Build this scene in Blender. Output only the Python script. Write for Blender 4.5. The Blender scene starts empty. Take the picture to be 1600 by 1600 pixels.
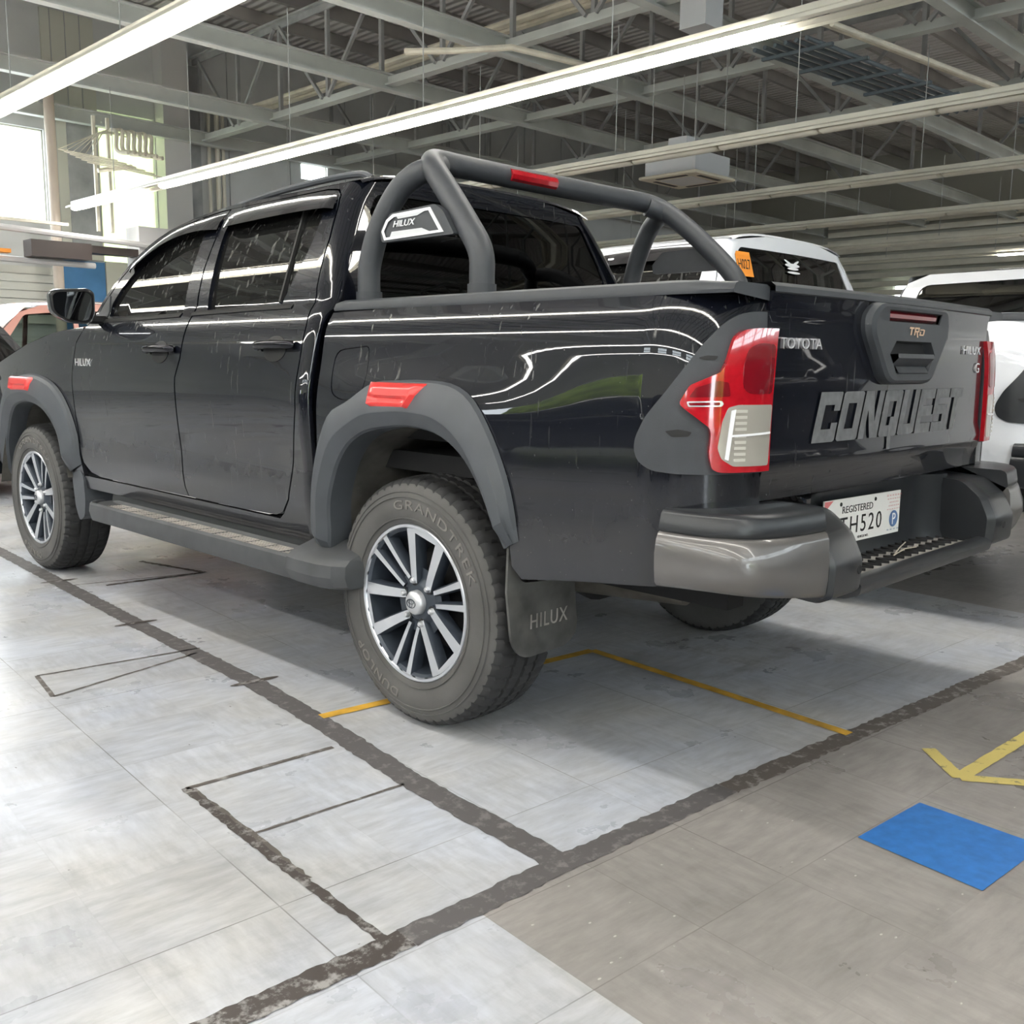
import bpy, math, random
from mathutils import Vector, Matrix
from mathutils.geometry import delaunay_2d_cdt
random.seed(7)
SC = bpy.context.scene
COL = SC.collection
PI = math.pi

# ---------------------------------------------------------------- camera
cam_data = bpy.data.cameras.new('camera')
cam = bpy.data.objects.new('camera', cam_data); COL.objects.link(cam)
CR, CU, CD = (0.704394, -0.709729, 0.010639), (0.100885, 0.114940, 0.988236), (0.702603, 0.695035, -0.152564)
cam.matrix_world = Matrix(((CR[0], CU[0], -CD[0], -2.74388), (CR[1], CU[1], -CD[1], -2.25069), (CR[2], CU[2], -CD[2], 1.11994), (0, 0, 0, 1)))
cam_data.sensor_width = 36; cam_data.lens = 34.29286; cam_data.clip_end = 200; cam_data.clip_start = .05
SC.camera = cam

# ---------------------------------------------------------------- world, exposure
SC.view_settings.view_transform = 'Standard'; SC.view_settings.look = 'None'
SC.view_settings.exposure = 1.0; SC.view_settings.gamma = 1.0; SC.view_settings.use_curve_mapping = False
world = bpy.data.worlds.new('world'); SC.world = world; world.use_nodes = True
bg = world.node_tree.nodes['Background']; bg.inputs[0].default_value = (.86, .94, 1, 1); bg.inputs[1].default_value = 6.5
SC.cycles.max_bounces = 8; SC.cycles.diffuse_bounces = 4; SC.cycles.glossy_bounces = 4
SC.cycles.transparent_max_bounces = 10; SC.cycles.caustics_reflective = False; SC.cycles.caustics_refractive = False
SC.cycles.sample_clamp_indirect = 6.0
LAMP = 17.0        # strength of the tubes

# ---------------------------------------------------------------- materials
def new_mat(name):
    m = bpy.data.materials.new(name); m.use_nodes = True
    nt = m.node_tree; return m, nt, nt.nodes['Principled BSDF']
def mat(name, color, rough=.5, metal=0., coat=0., emit=None, es=0., noise=0., nscale=8., spec=.5, bump=0., bscale=60.):
    m, nt, b = new_mat(name)
    b.inputs['Base Color'].default_value = (*color, 1); b.inputs['Roughness'].default_value = rough
    b.inputs['Metallic'].default_value = metal; b.inputs['Coat Weight'].default_value = coat
    b.inputs['Coat Roughness'].default_value = .03; b.inputs['Specular IOR Level'].default_value = spec
    if emit: b.inputs['Emission Color'].default_value = (*emit, 1); b.inputs['Emission Strength'].default_value = es
    if noise:
        tc = nt.nodes.new('ShaderNodeTexCoord'); n = nt.nodes.new('ShaderNodeTexNoise'); n.inputs['Scale'].default_value = nscale
        n.inputs['Detail'].default_value = 6; nt.links.new(tc.outputs['Object'], n.inputs['Vector'])
        mr = nt.nodes.new('ShaderNodeMapRange'); mr.inputs[1].default_value = .3; mr.inputs[2].default_value = .7
        mr.inputs[3].default_value = 1 - noise; mr.inputs[4].default_value = 1 + noise; nt.links.new(n.outputs['Fac'], mr.inputs[0])
        mx = nt.nodes.new('ShaderNodeVectorMath'); mx.operation = 'SCALE'; mx.inputs[0].default_value = color
        nt.links.new(mr.outputs[0], mx.inputs['Scale']); nt.links.new(mx.outputs[0], b.inputs['Base Color'])
    if bump:
        tc = nt.nodes.new('ShaderNodeTexCoord'); n = nt.nodes.new('ShaderNodeTexNoise'); n.inputs['Scale'].default_value = bscale
        bp = nt.nodes.new('ShaderNodeBump'); bp.inputs['Strength'].default_value = bump; bp.inputs['Distance'].default_value = .002
        nt.links.new(tc.outputs['Object'], n.inputs['Vector']); nt.links.new(n.outputs['Fac'], bp.inputs['Height']); nt.links.new(bp.outputs[0], b.inputs['Normal'])
    return m
def N(nt, t, **kw):
    n = nt.nodes.new(t)
    for k, v in kw.items():
        if k.startswith('i'): n.inputs[int(k[1:])].default_value = v
        else: setattr(n, k, v)
    return n
def math_(nt, op, a, b=None, clamp=False):
    n = nt.nodes.new('ShaderNodeMath'); n.operation = op; n.use_clamp = clamp
    for i, v in enumerate((a, b)):
        if v is None: continue
        if isinstance(v, (int, float)): n.inputs[i].default_value = v
        else: nt.links.new(v, n.inputs[i])
    return n.outputs[0]
def noise_(nt, vec, scale, detail=4., rough=.5, dims=None):
    n = nt.nodes.new('ShaderNodeTexNoise'); n.inputs['Scale'].default_value = scale; n.inputs['Detail'].default_value = detail
    n.inputs['Roughness'].default_value = rough; nt.links.new(vec, n.inputs['Vector']); return n.outputs['Fac']
def ramp_(nt, v, a, b, lo=0., hi=1.):
    n = nt.nodes.new('ShaderNodeMapRange'); n.clamp = True
    for i, x in enumerate((a, b, lo, hi)): n.inputs[i + 1].default_value = x
    nt.links.new(v, n.inputs[0]); return n.outputs[0]
def mix_(nt, fac, a, b):
    n = nt.nodes.new('ShaderNodeMix'); n.data_type = 'RGBA'
    if isinstance(fac, (int, float)): n.inputs[0].default_value = fac
    else: nt.links.new(fac, n.inputs[0])
    for i, v in ((6, a), (7, b)):
        if isinstance(v, tuple): n.inputs[i].default_value = (*v[:3], 1)
        else: nt.links.new(v, n.inputs[i])
    return n.outputs[2]
def scale_vec(nt, vec, s):
    n = nt.nodes.new('ShaderNodeMapping'); n.inputs['Scale'].default_value = s; nt.links.new(vec, n.inputs['Vector']); return n.outputs[0]

def dusty_paint(name, base, coat_rough, dust=(.30, .30, .27), amount=1., rough=.12):
    """gloss paint with dried drip marks, specks and road dust low down"""
    m, nt, b = new_mat(name); tc = N(nt, 'ShaderNodeTexCoord').outputs['Object']
    sep = N(nt, 'ShaderNodeSeparateXYZ'); nt.links.new(tc, sep.inputs[0]); z = sep.outputs[2]
    drip = noise_(nt, scale_vec(nt, tc, (70, 70, 5.)), 1., 3.)
    patch = noise_(nt, tc, 3.5, 3.)
    drip = math_(nt, 'MULTIPLY', ramp_(nt, drip, .64, .74), ramp_(nt, patch, .45, .62))
    high = ramp_(nt, z, .85, 1.25, .1, 1.)
    drip = math_(nt, 'MULTIPLY', drip, high)
    speck = ramp_(nt, noise_(nt, tc, 170., 2.), .74, .78)
    low = math_(nt, 'MULTIPLY', ramp_(nt, z, 1.0, .52), ramp_(nt, noise_(nt, tc, 5., 6., .65), .2, .75, .45, 1.))
    f = math_(nt, 'ADD', math_(nt, 'MULTIPLY', drip, .55 * amount), math_(nt, 'MULTIPLY', speck, .45 * amount), True)
    f = math_(nt, 'ADD', f, math_(nt, 'MULTIPLY', low, .055 * amount), True)
    f = math_(nt, 'ADD', f, .002 * amount, True)
    nt.links.new(mix_(nt, f, base, dust), b.inputs['Base Color'])
    nt.links.new(math_(nt, 'ADD', math_(nt, 'MULTIPLY', f, .9), rough, True), b.inputs['Roughness'])
    b.inputs['Coat Weight'].default_value = 1.; b.inputs['Specular IOR Level'].default_value = .1
    nt.links.new(math_(nt, 'ADD', math_(nt, 'MULTIPLY', f, .8), coat_rough, True), b.inputs['Coat Roughness'])
    nt.links.new(math_(nt, 'SUBTRACT', 1., math_(nt, 'MULTIPLY', f, 1.3), True), b.inputs['Coat Weight'])
    return m

def glass_mat(name, tint, dust=0.):
    m = bpy.data.materials.new(name); m.use_nodes = True; nt = m.node_tree; nt.nodes.clear()
    out = N(nt, 'ShaderNodeOutputMaterial'); tr = N(nt, 'ShaderNodeBsdfTransparent'); gl = N(nt, 'ShaderNodeBsdfGlossy'); fr = N(nt, 'ShaderNodeFresnel')
    tr.inputs[0].default_value = (*tint, 1); gl.inputs['Roughness'].default_value = .015; fr.inputs[0].default_value = 1.55
    mx = N(nt, 'ShaderNodeMixShader'); nt.links.new(fr.outputs[0], mx.inputs[0]); nt.links.new(tr.outputs[0], mx.inputs[1]); nt.links.new(gl.outputs[0], mx.inputs[2])
    if dust:
        df = N(nt, 'ShaderNodeBsdfDiffuse'); df.inputs[0].default_value = (.38, .38, .36, 1)
        tc = N(nt, 'ShaderNodeTexCoord').outputs['Object']
        drip = ramp_(nt, noise_(nt, scale_vec(nt, tc, (45, 45, 3.5)), 1., 3.), .60, .74)
        speck = ramp_(nt, noise_(nt, tc, 150., 2.), .72, .77)
        f = math_(nt, 'ADD', math_(nt, 'MULTIPLY', drip, .34 * dust), math_(nt, 'MULTIPLY', speck, .5 * dust), True)
        f = math_(nt, 'ADD', f, .03 * dust, True)
        m2 = N(nt, 'ShaderNodeMixShader'); nt.links.new(f, m2.inputs[0]); nt.links.new(mx.outputs[0], m2.inputs[1]); nt.links.new(df.outputs[0], m2.inputs[2]); mx = m2
    nt.links.new(mx.outputs[0], out.inputs[0]); return m

M = {}
M['paint'] = dusty_paint('black_gloss_paint', (.0042, .0052, .0095), .02, rough=.25)
M['paint_white'] = dusty_paint('white_gloss_paint', (.78, .80, .84), .02, dust=(.5, .5, .48), amount=.15, rough=.3)
M['matte'] = mat('grey_black_plastic', (.036, .040, .046), .52, noise=.12, nscale=14, bump=.25, bscale=500)
M['flare'] = mat('flare_plastic', (.058, .064, .073), .50, noise=.10, nscale=9, bump=.2, bscale=500)
M['rollbar'] = mat('black_textured_powder_coat', (.042, .046, .052), .46, noise=.08, nscale=30, bump=.3, bscale=700)
M['dark'] = mat('dark_underbody', (.012, .012, .013), .8)
M['liner'] = mat('dusty_arch_liner', (.085, .08, .07), .85, noise=.5, nscale=9)
M['dustmetal'] = mat('dusty_chassis_steel', (.10, .09, .075), .8, noise=.4, nscale=10)
M['rubber'] = mat('door_rubber', (.006, .006, .006), .6)
M['tire'] = mat('tire_rubber', (.086, .084, .081), .78, noise=.22, nscale=5, bump=.2, bscale=220)
M['tread'] = mat('tread_rubber', (.026, .026, .027), .8, noise=.2, nscale=9)
M['tire_letter'] = mat('raised_sidewall_rubber', (.17, .16, .15), .7)
M['alloy'] = mat('machined_alloy', (.62, .64, .68), .28, metal=.85)
M['alloy_dark'] = mat('grey_painted_alloy', (.045, .055, .072), .38, metal=.3, noise=.2, nscale=12)
M['cap'] = mat('silver_centre_cap', (.62, .63, .65), .42, metal=.8)
M['chrome'] = mat('chrome', (.78, .78, .80), .25, metal=.6)
M['darkchrome'] = mat('dark_chrome', (.035, .035, .04), .08, metal=1.)
M['silver'] = mat('bumper_grey_metallic', (.135, .128, .124), .34, metal=.40, coat=.5)
M['bumper_black'] = mat('bumper_plastic', (.022, .024, .027), .32, noise=.15, nscale=8)
M['red'] = mat('red_lens', (.42, .006, .014), .12, coat=1., noise=.12, nscale=60)
M['red_dark'] = mat('dark_red_lens', (.18, .004, .010), .12, coat=1.)
M['red_trim'] = mat('red_plastic_trim', (.62, .025, .022), .32, coat=.4)
M['clear'] = mat('clear_lens_reflector', (.50, .47, .42), .18, metal=.35, coat=1.)
M['clear2'] = mat('ribbed_reflector', (.72, .69, .62), .22, metal=.3, coat=1.)
M['orange'] = mat('orange_sticker', (.86, .30, .03), .5)
M['white_print'] = mat('white_print', (.82, .82, .84), .45)
M['black_print'] = mat('black_print', (.01, .01, .01), .5)
M['red_print'] = mat('red_print', (.62, .18, .18), .5)
M['blue_print'] = mat('blue_print', (.10, .18, .36), .4)
M['plate'] = mat('white_plate', (.80, .79, .76), .4)
M['decal'] = mat('grey_decal', (.125, .128, .132), .55, noise=.25, nscale=45)
M['gold'] = mat('pale_gold_badge', (.75, .52, .34), .3, metal=.5)
M['glass'] = glass_mat('tinted_glass', (.012, .013, .015), .8)
M['glass_clean'] = glass_mat('tinted_glass_clean', (.014, .016, .02))
M['glass_light'] = glass_mat('light_car_glass', (.5, .55, .52))
M['seat'] = mat('dark_seat_fabric', (.02, .02, .02), .8)
M['visor'] = mat('smoked_visor', (.014, .014, .016), .14, coat=.4, noise=.4, nscale=40)
M['mirror'] = mat('mirror_glass', (.22, .23, .25), .02, metal=1.)
M['flap'] = mat('dusty_mud_flap', (.075, .075, .072), .65, noise=.45, nscale=11)
M['step'] = mat('step_plastic', (.055, .058, .062), .55, noise=.2, nscale=10)
M['tread_pad'] = mat('step_tread', (.33, .31, .29), .6, noise=.3, nscale=12)
M['dry_grass'] = mat('dry_stalk', (.45, .40, .33), .8)
M['fixture'] = mat('cream_fixture_enamel', (.80, .77, .66), .45, noise=.06, nscale=3)
M['tube'] = mat('lit_tube', (.9, .9, .9), .5, emit=(1., .98, .94), es=LAMP)
M['steel'] = mat('pale_green_grey_steel', (.62, .65, .62), .5, noise=.12, nscale=1.5)
M['steel_dark'] = mat('grey_steel_web', (.40, .41, .41), .55, noise=.2, nscale=3)
M['rod'] = mat('thin_rod', (.45, .46, .45), .5)
M['pipe'] = mat('cream_pipe', (.78, .73, .60), .5, noise=.15, nscale=4)
M['pipe_dark'] = mat('blue_grey_tray', (.12, .15, .17), .5)
M['purlin'] = mat('brown_grey_purlin', (.36, .34, .32), .7, noise=.2, nscale=1.)
M['ac'] = mat('cream_ac', (.72, .66, .52), .5)
M['duct'] = mat('pale_duct', (.55, .56, .57), .4)
M['wall_cream'] = mat('cream_wall_panel', (.72, .74, .64), .7, noise=.10, nscale=.8)
def two_tone(name, low, high, zc):
    m, nt, b = new_mat(name); tc = N(nt, 'ShaderNodeTexCoord').outputs['Object']; sp = N(nt, 'ShaderNodeSeparateXYZ'); nt.links.new(tc, sp.inputs[0])
    nt.links.new(mix_(nt, math_(nt, 'GREATER_THAN', sp.outputs[2], zc), low, high), b.inputs['Base Color']); b.inputs['Roughness'].default_value = .7; return m
M['wall'] = two_tone('added_dark_band_cream_wall', (.05, .055, .065), (.62, .62, .54), 1.9)  # dark lower band added to darken what the black bodywork mirrors
M['wall_back'] = two_tone('added_dark_band_back_wall', (.045, .05, .055), (.52, .52, .46), 2.6)  # lower band added dark so the tailgate mirrors less brightness
M['sheet'] = bpy.data.materials.new('translucent_sheet'); M['sheet'].use_nodes = True; _n = M['sheet'].node_tree; _n.nodes.clear()
_o = N(_n, 'ShaderNodeOutputMaterial'); _t = N(_n, 'ShaderNodeBsdfTranslucent'); _t.inputs[0].default_value = (.31, .325, .245, 1); _d = N(_n, 'ShaderNodeBsdfDiffuse'); _d.inputs[0].default_value = (.72, .74, .60, 1)
_a = N(_n, 'ShaderNodeAddShader'); _n.links.new(_t.outputs[0], _a.inputs[0]); _n.links.new(_d.outputs[0], _a.inputs[1]); _n.links.new(_a.outputs[0], _o.inputs[0])
M['wall_grey'] = mat('grey_wall_panel', (.66, .67, .66), .7, noise=.10, nscale=.8)
M['wall_yellow'] = mat('pale_yellow_green_panel', (.86, .90, .62), .7, noise=.05, nscale=1.)
M['pilaster'] = mat('grey_pilaster', (.66, .65, .64), .7)
M['pinkpost'] = mat('pinkish_cream_post', (.66, .56, .47), .6)
M['blue_paint'] = mat('blue_painted_panel', (.075, .22, .44), .6, noise=.12, nscale=3)
M['brown'] = mat('dark_brown_metal', (.06, .045, .04), .5)
M['blind'] = mat('cream_blind', (.66, .66, .60), .6)
M['foliage'] = mat('yellow_green_foliage', (.32, .42, .06), .8, noise=.6, nscale=3)
M['outside'] = mat('outdoor_ground', (.45, .45, .42), .9)
M['red_car'] = mat('red_car_paint', (.55, .28, .23), .2, coat=1.)
M['black_car'] = mat('black_car_paint', (.012, .013, .018), .15, coat=1.)
M['white_car'] = mat('white_car_paint', (.80, .81, .84), .3, coat=1.)
M['yellow_tape'] = mat('worn_yellow_tape', (.62, .36, .05), .55, noise=.3, nscale=14)
M['blue_tile'] = mat('blue_floor_tile', (.035, .16, .46), .38, noise=.15, nscale=30)

# ---------------------------------------------------------------- mesh helpers
def link(o, parent=None):
    COL.objects.link(o)
    if parent: o.parent = parent
    return o
def tag(o, label=None, cat=None, group=None, kind=None):
    if label: o['label'] = label
    if cat: o['category'] = cat
    if group: o['group'] = group
    if kind: o['kind'] = kind
    return o
def thing(name, label, cat, loc=(0, 0, 0), group=None, rz=0.):
    o = bpy.data.objects.new(name, None); o.empty_display_size = .1; COL.objects.link(o)
    o.location = loc; o.rotation_euler = (0, 0, rz); return tag(o, label, cat, group)

class MB:
    def __init__(s): s.v = []; s.f = []; s.mi = []; s.sm = []; s.mats = []; s.nm = {}
    def m(s, m):
        if m not in s.mats: s.mats.append(m)
        return s.mats.index(m)
    def add(s, v, f, m, smooth=False):
        k = len(s.v); s.v += [tuple(p) for p in v]; i = s.m(m)
        for a in f: s.f.append(tuple(k + j for j in a)); s.mi.append(i); s.sm.append(smooth)
        return k
    def box(s, c, d, m, rot=None, bev=0.):
        x, y, z = d[0] / 2, d[1] / 2, d[2] / 2
        if bev:
            b = bev; vs = []; fs = []
            ring = lambda X, Y, Z: [(X - b, -Y, Z), (X, -Y + b, Z), (X, Y - b, Z), (X - b, Y, Z), (-X + b, Y, Z), (-X, Y - b, Z), (-X, -Y + b, Z), (-X + b, -Y, Z)]
            lev = [(x - b, y - b, -z), (x, y, -z + b), (x, y, z - b), (x - b, y - b, z)]
            for X, Y, Z in lev: vs += ring(X, Y, Z)
            for l in range(3):
                for i in range(8): j = (i + 1) % 8; fs.append((l * 8 + i, l * 8 + j, l * 8 + 8 + j, l * 8 + 8 + i))
            fs.append(tuple(range(7, -1, -1))); fs.append(tuple(range(24, 32)))
        else:
            vs = [(-x, -y, -z), (x, -y, -z), (x, y, -z), (-x, y, -z), (-x, -y, z), (x, -y, z), (x, y, z), (-x, y, z)]
            fs = [(0, 3, 2, 1), (4, 5, 6, 7), (0, 1, 5, 4), (1, 2, 6, 5), (2, 3, 7, 6), (3, 0, 4, 7)]
        R = rot.to_matrix() if hasattr(rot, 'to_matrix') else rot
        vs = [Vector(p) for p in vs]
        if R is not None: vs = [R @ p for p in vs]
        s.add([p + Vector(c) for p in vs], fs, m); return s
    def bar(s, a, b, w, h, m, up=(0, 0, 1)):
        a, b = Vector(a), Vector(b); d = (b - a); L = d.length; d.normalize(); u = Vector(up)
        if abs(d.dot(u)) > .99: u = Vector((0, 1, 0))
        r = d.cross(u).normalized(); u = r.cross(d)
        R = Matrix((r, d, u)).transposed(); s.box((a + b) / 2, (w, L, h), m, R); return s
    def tube(s, pts, r, m, n=12, caps=True, smooth=True):
        pts = [Vector(p) for p in pts]; rings = []; T = (pts[1] - pts[0]).normalized()
        u = Vector((0, 0, 1)) if abs(T.z) < .9 else Vector((0, 1, 0)); a = T.cross(u).normalized()
        for i, p in enumerate(pts):
            t = (pts[min(i + 1, len(pts) - 1)] - pts[max(i - 1, 0)]).normalized()
            a = (a - t * a.dot(t)).normalized(); b = t.cross(a); rr = r[i] if isinstance(r, (list, tuple)) else r
            rings.append([p + (a * math.cos(2 * PI * k / n) + b * math.sin(2 * PI * k / n)) * rr for k in range(n)])
        v = [p for g in rings for p in g]; f = []
        for i in range(len(pts) - 1):
            for k in range(n): j = (k + 1) % n; f.append((i * n + k, i * n + j, i * n + n + j, i * n + n + k))
        s.add(v, f, m, smooth)
        if caps:
            s.add(rings[0], [tuple(range(n))], m); s.add(rings[-1], [tuple(reversed(range(n)))], m)
        return s
    def lathe(s, prof, m, n=64, axis='x', c=(0, 0, 0), smooth=True, mats=None):
        v = []; f = []
        for i in range(n):
            t = 2 * PI * i / n; cs, sn = math.cos(t), math.sin(t)
            for (h, r) in prof: v.append((c[0] + h, c[1] + r * cs, c[2] + r * sn) if axis == 'x' else (c[0] + r * cs, c[1] + r * sn, c[2] + h))
        k = len(prof)
        if mats:
            for j in range(k - 1): s.add([v[i * k + q] for i in range(n) for q in (j, j + 1)], [(2 * i, 2 * i + 1, 2 * ((i + 1) % n) + 1, 2 * ((i + 1) % n)) for i in range(n)], mats[j], smooth)
        else:
            for i in range(n):
                for j in range(k - 1): a = i * k + j; b = ((i + 1) % n) * k + j; f.append((a, a + 1, b + 1, b))
            s.add(v, f, m, smooth)
        return s
    def prism(s, poly, frame, d0, d1, m, side=None):
        """poly in 2D, frame(a,b,d) -> 3D"""
        n = len(poly); v = [frame(a, b, d0) for a, b in poly] + [frame(a, b, d1) for a, b in poly]
        s.add(v, [tuple(range(n)), tuple(range(2 * n - 1, n - 1, -1))], m)
        s.add(v, [(i, (i + 1) % n, n + (i + 1) % n, n + i) for i in range(n)], side or m); return s
    def loft(s, rings, m, closed=True, smooth=True, caps=True):
        n = len(rings[0]); v = [p for g in rings for p in g]; f = []
        for i in range(len(rings) - 1):
            for k in range(n if closed else n - 1): j = (k + 1) % n; f.append((i * n + k, i * n + j, i * n + n + j, i * n + n + k))
        s.add(v, f, m, smooth)
        if caps and closed: s.add(rings[0], [tuple(reversed(range(n)))], m); s.add(rings[-1], [tuple(range(n))], m)
        return s
    def build(s, name, parent=None, loc=None, mirror=False, fix=True, sharp=None):
        v = s.v; f = s.f
        if mirror: v = [(-x, y, z) for x, y, z in v]; f = [tuple(reversed(a)) for a in f]
        me = bpy.data.meshes.new(name); me.from_pydata(v, [], f); 
        for m in s.mats: me.materials.append(m)
        me.polygons.foreach_set('material_index', s.mi); me.polygons.foreach_set('use_smooth', s.sm)
        me.validate(); me.update()
        if fix:
            import bmesh
            bm = bmesh.new(); bm.from_mesh(me); bmesh.ops.remove_doubles(bm, verts=bm.verts, dist=1e-5)
            bmesh.ops.recalc_face_normals(bm, faces=bm.faces); bm.to_mesh(me); bm.free()
        if any(s.sm):
            try: me.set_sharp_from_angle(angle=math.radians(sharp or 38))
            except Exception: pass
        o = bpy.data.objects.new(name, me); link(o, parent)
        if loc: o.location = loc
        return o

def catmull(pts, n=6, closed=True):
    out = []; L = len(pts)
    for i in range(L if closed else L - 1):
        p0, p1, p2, p3 = (pts[(i - 1) % L] if closed or i > 0 else pts[i]), pts[i], pts[(i + 1) % L], (pts[(i + 2) % L] if closed or i + 2 < L else pts[(i + 1) % L])
        for k in range(n):
            t = k / n
            out.append(tuple(.5 * (2 * b + (c - a) * t + (2 * a - 5 * b + 4 * c - d) * t * t + (3 * b - a - 3 * c + d) * t ** 3) for a, b, c, d in zip(p0, p1, p2, p3)))
    if not closed: out.append(tuple(pts[-1]))
    return out
def round_poly(pts, r, n=4):
    """rounds corners of a closed polygon; r scalar or list"""
    out = []; L = len(pts)
    for i, p in enumerate(pts):
        rr = r[i] if isinstance(r, (list, tuple)) else r
        P = Vector(p); A = Vector(pts[i - 1]); B = Vector(pts[(i + 1) % L]); da = (A - P); db = (B - P)
        q = min(rr, da.length * .49, db.length * .49)
        if q < 1e-4: out.append(tuple(p)); continue
        a = P + da.normalized() * q; b = P + db.normalized() * q
        for k in range(n + 1):
            t = k / n; out.append(tuple(a * (1 - t) ** 2 + P * 2 * t * (1 - t) + b * t * t))
    return out
def densify(pts, step):
    out = []
    for i, p in enumerate(pts):
        q = pts[(i + 1) % len(pts)]; L = math.dist(p, q); n = max(1, int(math.ceil(L / step)))
        for k in range(n): out.append((p[0] + (q[0] - p[0]) * k / n, p[1] + (q[1] - p[1]) * k / n))
    return out
def inside(p, poly):
    x, y = p; c = False; j = len(poly) - 1
    for i in range(len(poly)):
        xi, yi = poly[i]; xj, yj = poly[j]
        if (yi > y) != (yj > y) and x < (xj - xi) * (y - yi) / (yj - yi) + xi: c = not c
        j = i
    return c
def panel(name, F, outline, m, parent, off=0., thick=.02, step=.03, holes=(), mirror=True, edge=0.):
    """a shell cut from surface F(u,z,off) by an outline; exact normals; rim turned inwards. Built on the left and mirrored to the right."""
    loops = [densify(outline, step)] + [densify(h, step) for h in holes]
    us = [p[0] for p in loops[0]]; zs = [p[1] for p in loops[0]]
    pts = [Vector(p) for l in loops for p in l]; edges = []; k = 0
    for l in loops:
        n = len(l); edges += [(k + i, k + (i + 1) % n) for i in range(n)]; k += n
    bnd = [p for l in loops for p in l]; cell = {}
    for p in bnd: cell.setdefault((int(p[0] // step), int(p[1] // step)), []).append(p)
    u = min(us) + step * .5
    while u < max(us):
        z = min(zs) + step * .5
        while z < max(zs):
            p = (u, z)
            if inside(p, loops[0]) and not any(inside(p, h) for h in loops[1:]):
                a, b = int(u // step), int(z // step)
                if all(math.dist(p, w) > step * .45 for i in (-1, 0, 1) for j in (-1, 0, 1) for w in cell.get((a + i, b + j), ())): pts.append(Vector(p))
            z += step
        u += step
    vo, eo, fo, ov, oe, of = delaunay_2d_cdt(pts, edges, [], 0, 1e-6)
    fs = []
    for t in fo:
        c = (sum(vo[i][0] for i in t) / len(t), sum(vo[i][1] for i in t) / len(t))
        if inside(c, loops[0]) and not any(inside(c, h) for h in loops[1:]): fs.append(t)
    e = 1e-3
    def P(u, z, o): return Vector(F(u, z, o))
    V = [P(p[0], p[1], off) for p in vo]; Nn = []
    for p in vo:
        a = P(p[0] + e, p[1], off) - P(p[0] - e, p[1], off); b = P(p[0], p[1] + e, off) - P(p[0], p[1] - e, off)
        Nn.append(b.cross(a).normalized())
    if fs:
        t = fs[0]; g = (V[t[1]] - V[t[0]]).cross(V[t[2]] - V[t[0]])
    F2 = []
    for t in fs:
        g = (V[t[1]] - V[t[0]]).cross(V[t[2]] - V[t[0]])
        F2.append(t if g.dot(Nn[t[0]]) > 0 else tuple(reversed(t)))
    # rim
    cnt = {}
    for t in F2:
        for i in range(len(t)): a, b = t[i], t[(i + 1) % len(t)]; cnt[(a, b)] = 1
    rim = [(a, b) for (a, b) in cnt if (b, a) not in cnt]
    base = len(V); rv = []; rf = []; rn = []
    idx = {}
    def addrim(i, inner):
        key = (i, inner)
        if key not in idx:
            idx[key] = base + len(rv); rv.append(P(vo[i][0], vo[i][1], off - (thick if inner else 0)))
            rn.append(None)
        return idx[key]
    for a, b in rim: rf.append((addrim(b, 0), addrim(a, 0), addrim(a, 1), addrim(b, 1)))
    outs = []
    for sgn in ((1, -1) if mirror else (1,)):
        vv = [(p.x * sgn, p.y, p.z) for p in V + rv]
        ff = list(F2) + rf
        if sgn < 0: ff = [tuple(reversed(t)) for t in ff]
        me = bpy.data.meshes.new(name); me.from_pydata(vv, [], ff); me.materials.append(m)
        nf = len(F2)
        me.polygons.foreach_set('use_smooth', [i < nf for i in range(len(ff))]); me.update()
        ln = []
        for i, poly in enumerate(me.polygons):
            for li in poly.loop_indices:
                vi = me.loops[li].vertex_index
                if i < nf: n = Nn[vi]; ln.append((n.x * sgn, n.y, n.z))
                else: ln.append(tuple(poly.normal))
        me.normals_split_custom_set(ln)
        o = bpy.data.objects.new(name, me); link(o, parent); outs.append(o)
    return outs
def text_mesh(body, size, extrude=.001, italic=0., spacing=1.):
    c = bpy.data.curves.new('lettering', 'FONT'); c.body = body; c.size = size; c.extrude = extrude; c.align_x = 'CENTER'; c.align_y = 'CENTER'; c.shear = italic
    c.space_character = spacing; c.resolution_u = 3
    o = bpy.data.objects.new('lettering', c); COL.objects.link(o); dg = bpy.context.evaluated_depsgraph_get()
    me = bpy.data.meshes.new_from_object(o.evaluated_get(dg)); bpy.data.objects.remove(o); bpy.data.curves.remove(c); return me
def lettering(name, body, m, parent, right, up, pos, width, height, extrude=.001, italic=0., warp=None, spacing=1.):
    me = text_mesh(body, 1., 0.5, italic, spacing); xs = [v.co.x for v in me.vertices]; ys = [v.co.y for v in me.vertices]
    cx, cy = (min(xs) + max(xs)) / 2, (min(ys) + max(ys)) / 2; sx = width / (max(xs) - min(xs)); sy = height / (max(ys) - min(ys))
    r, u = Vector(right), Vector(up); n = r.cross(u)
    for v in me.vertices:
        a = (v.co.x - cx) * sx; b = (v.co.y - cy) * sy; d = v.co.z * 2 * extrude
        v.co = warp(a, b, d) if warp else Vector(pos) + r * a + u * b + n * d
    me.materials.clear(); me.materials.append(m); me.update()
    return link(bpy.data.objects.new(name, me), parent)

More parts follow.
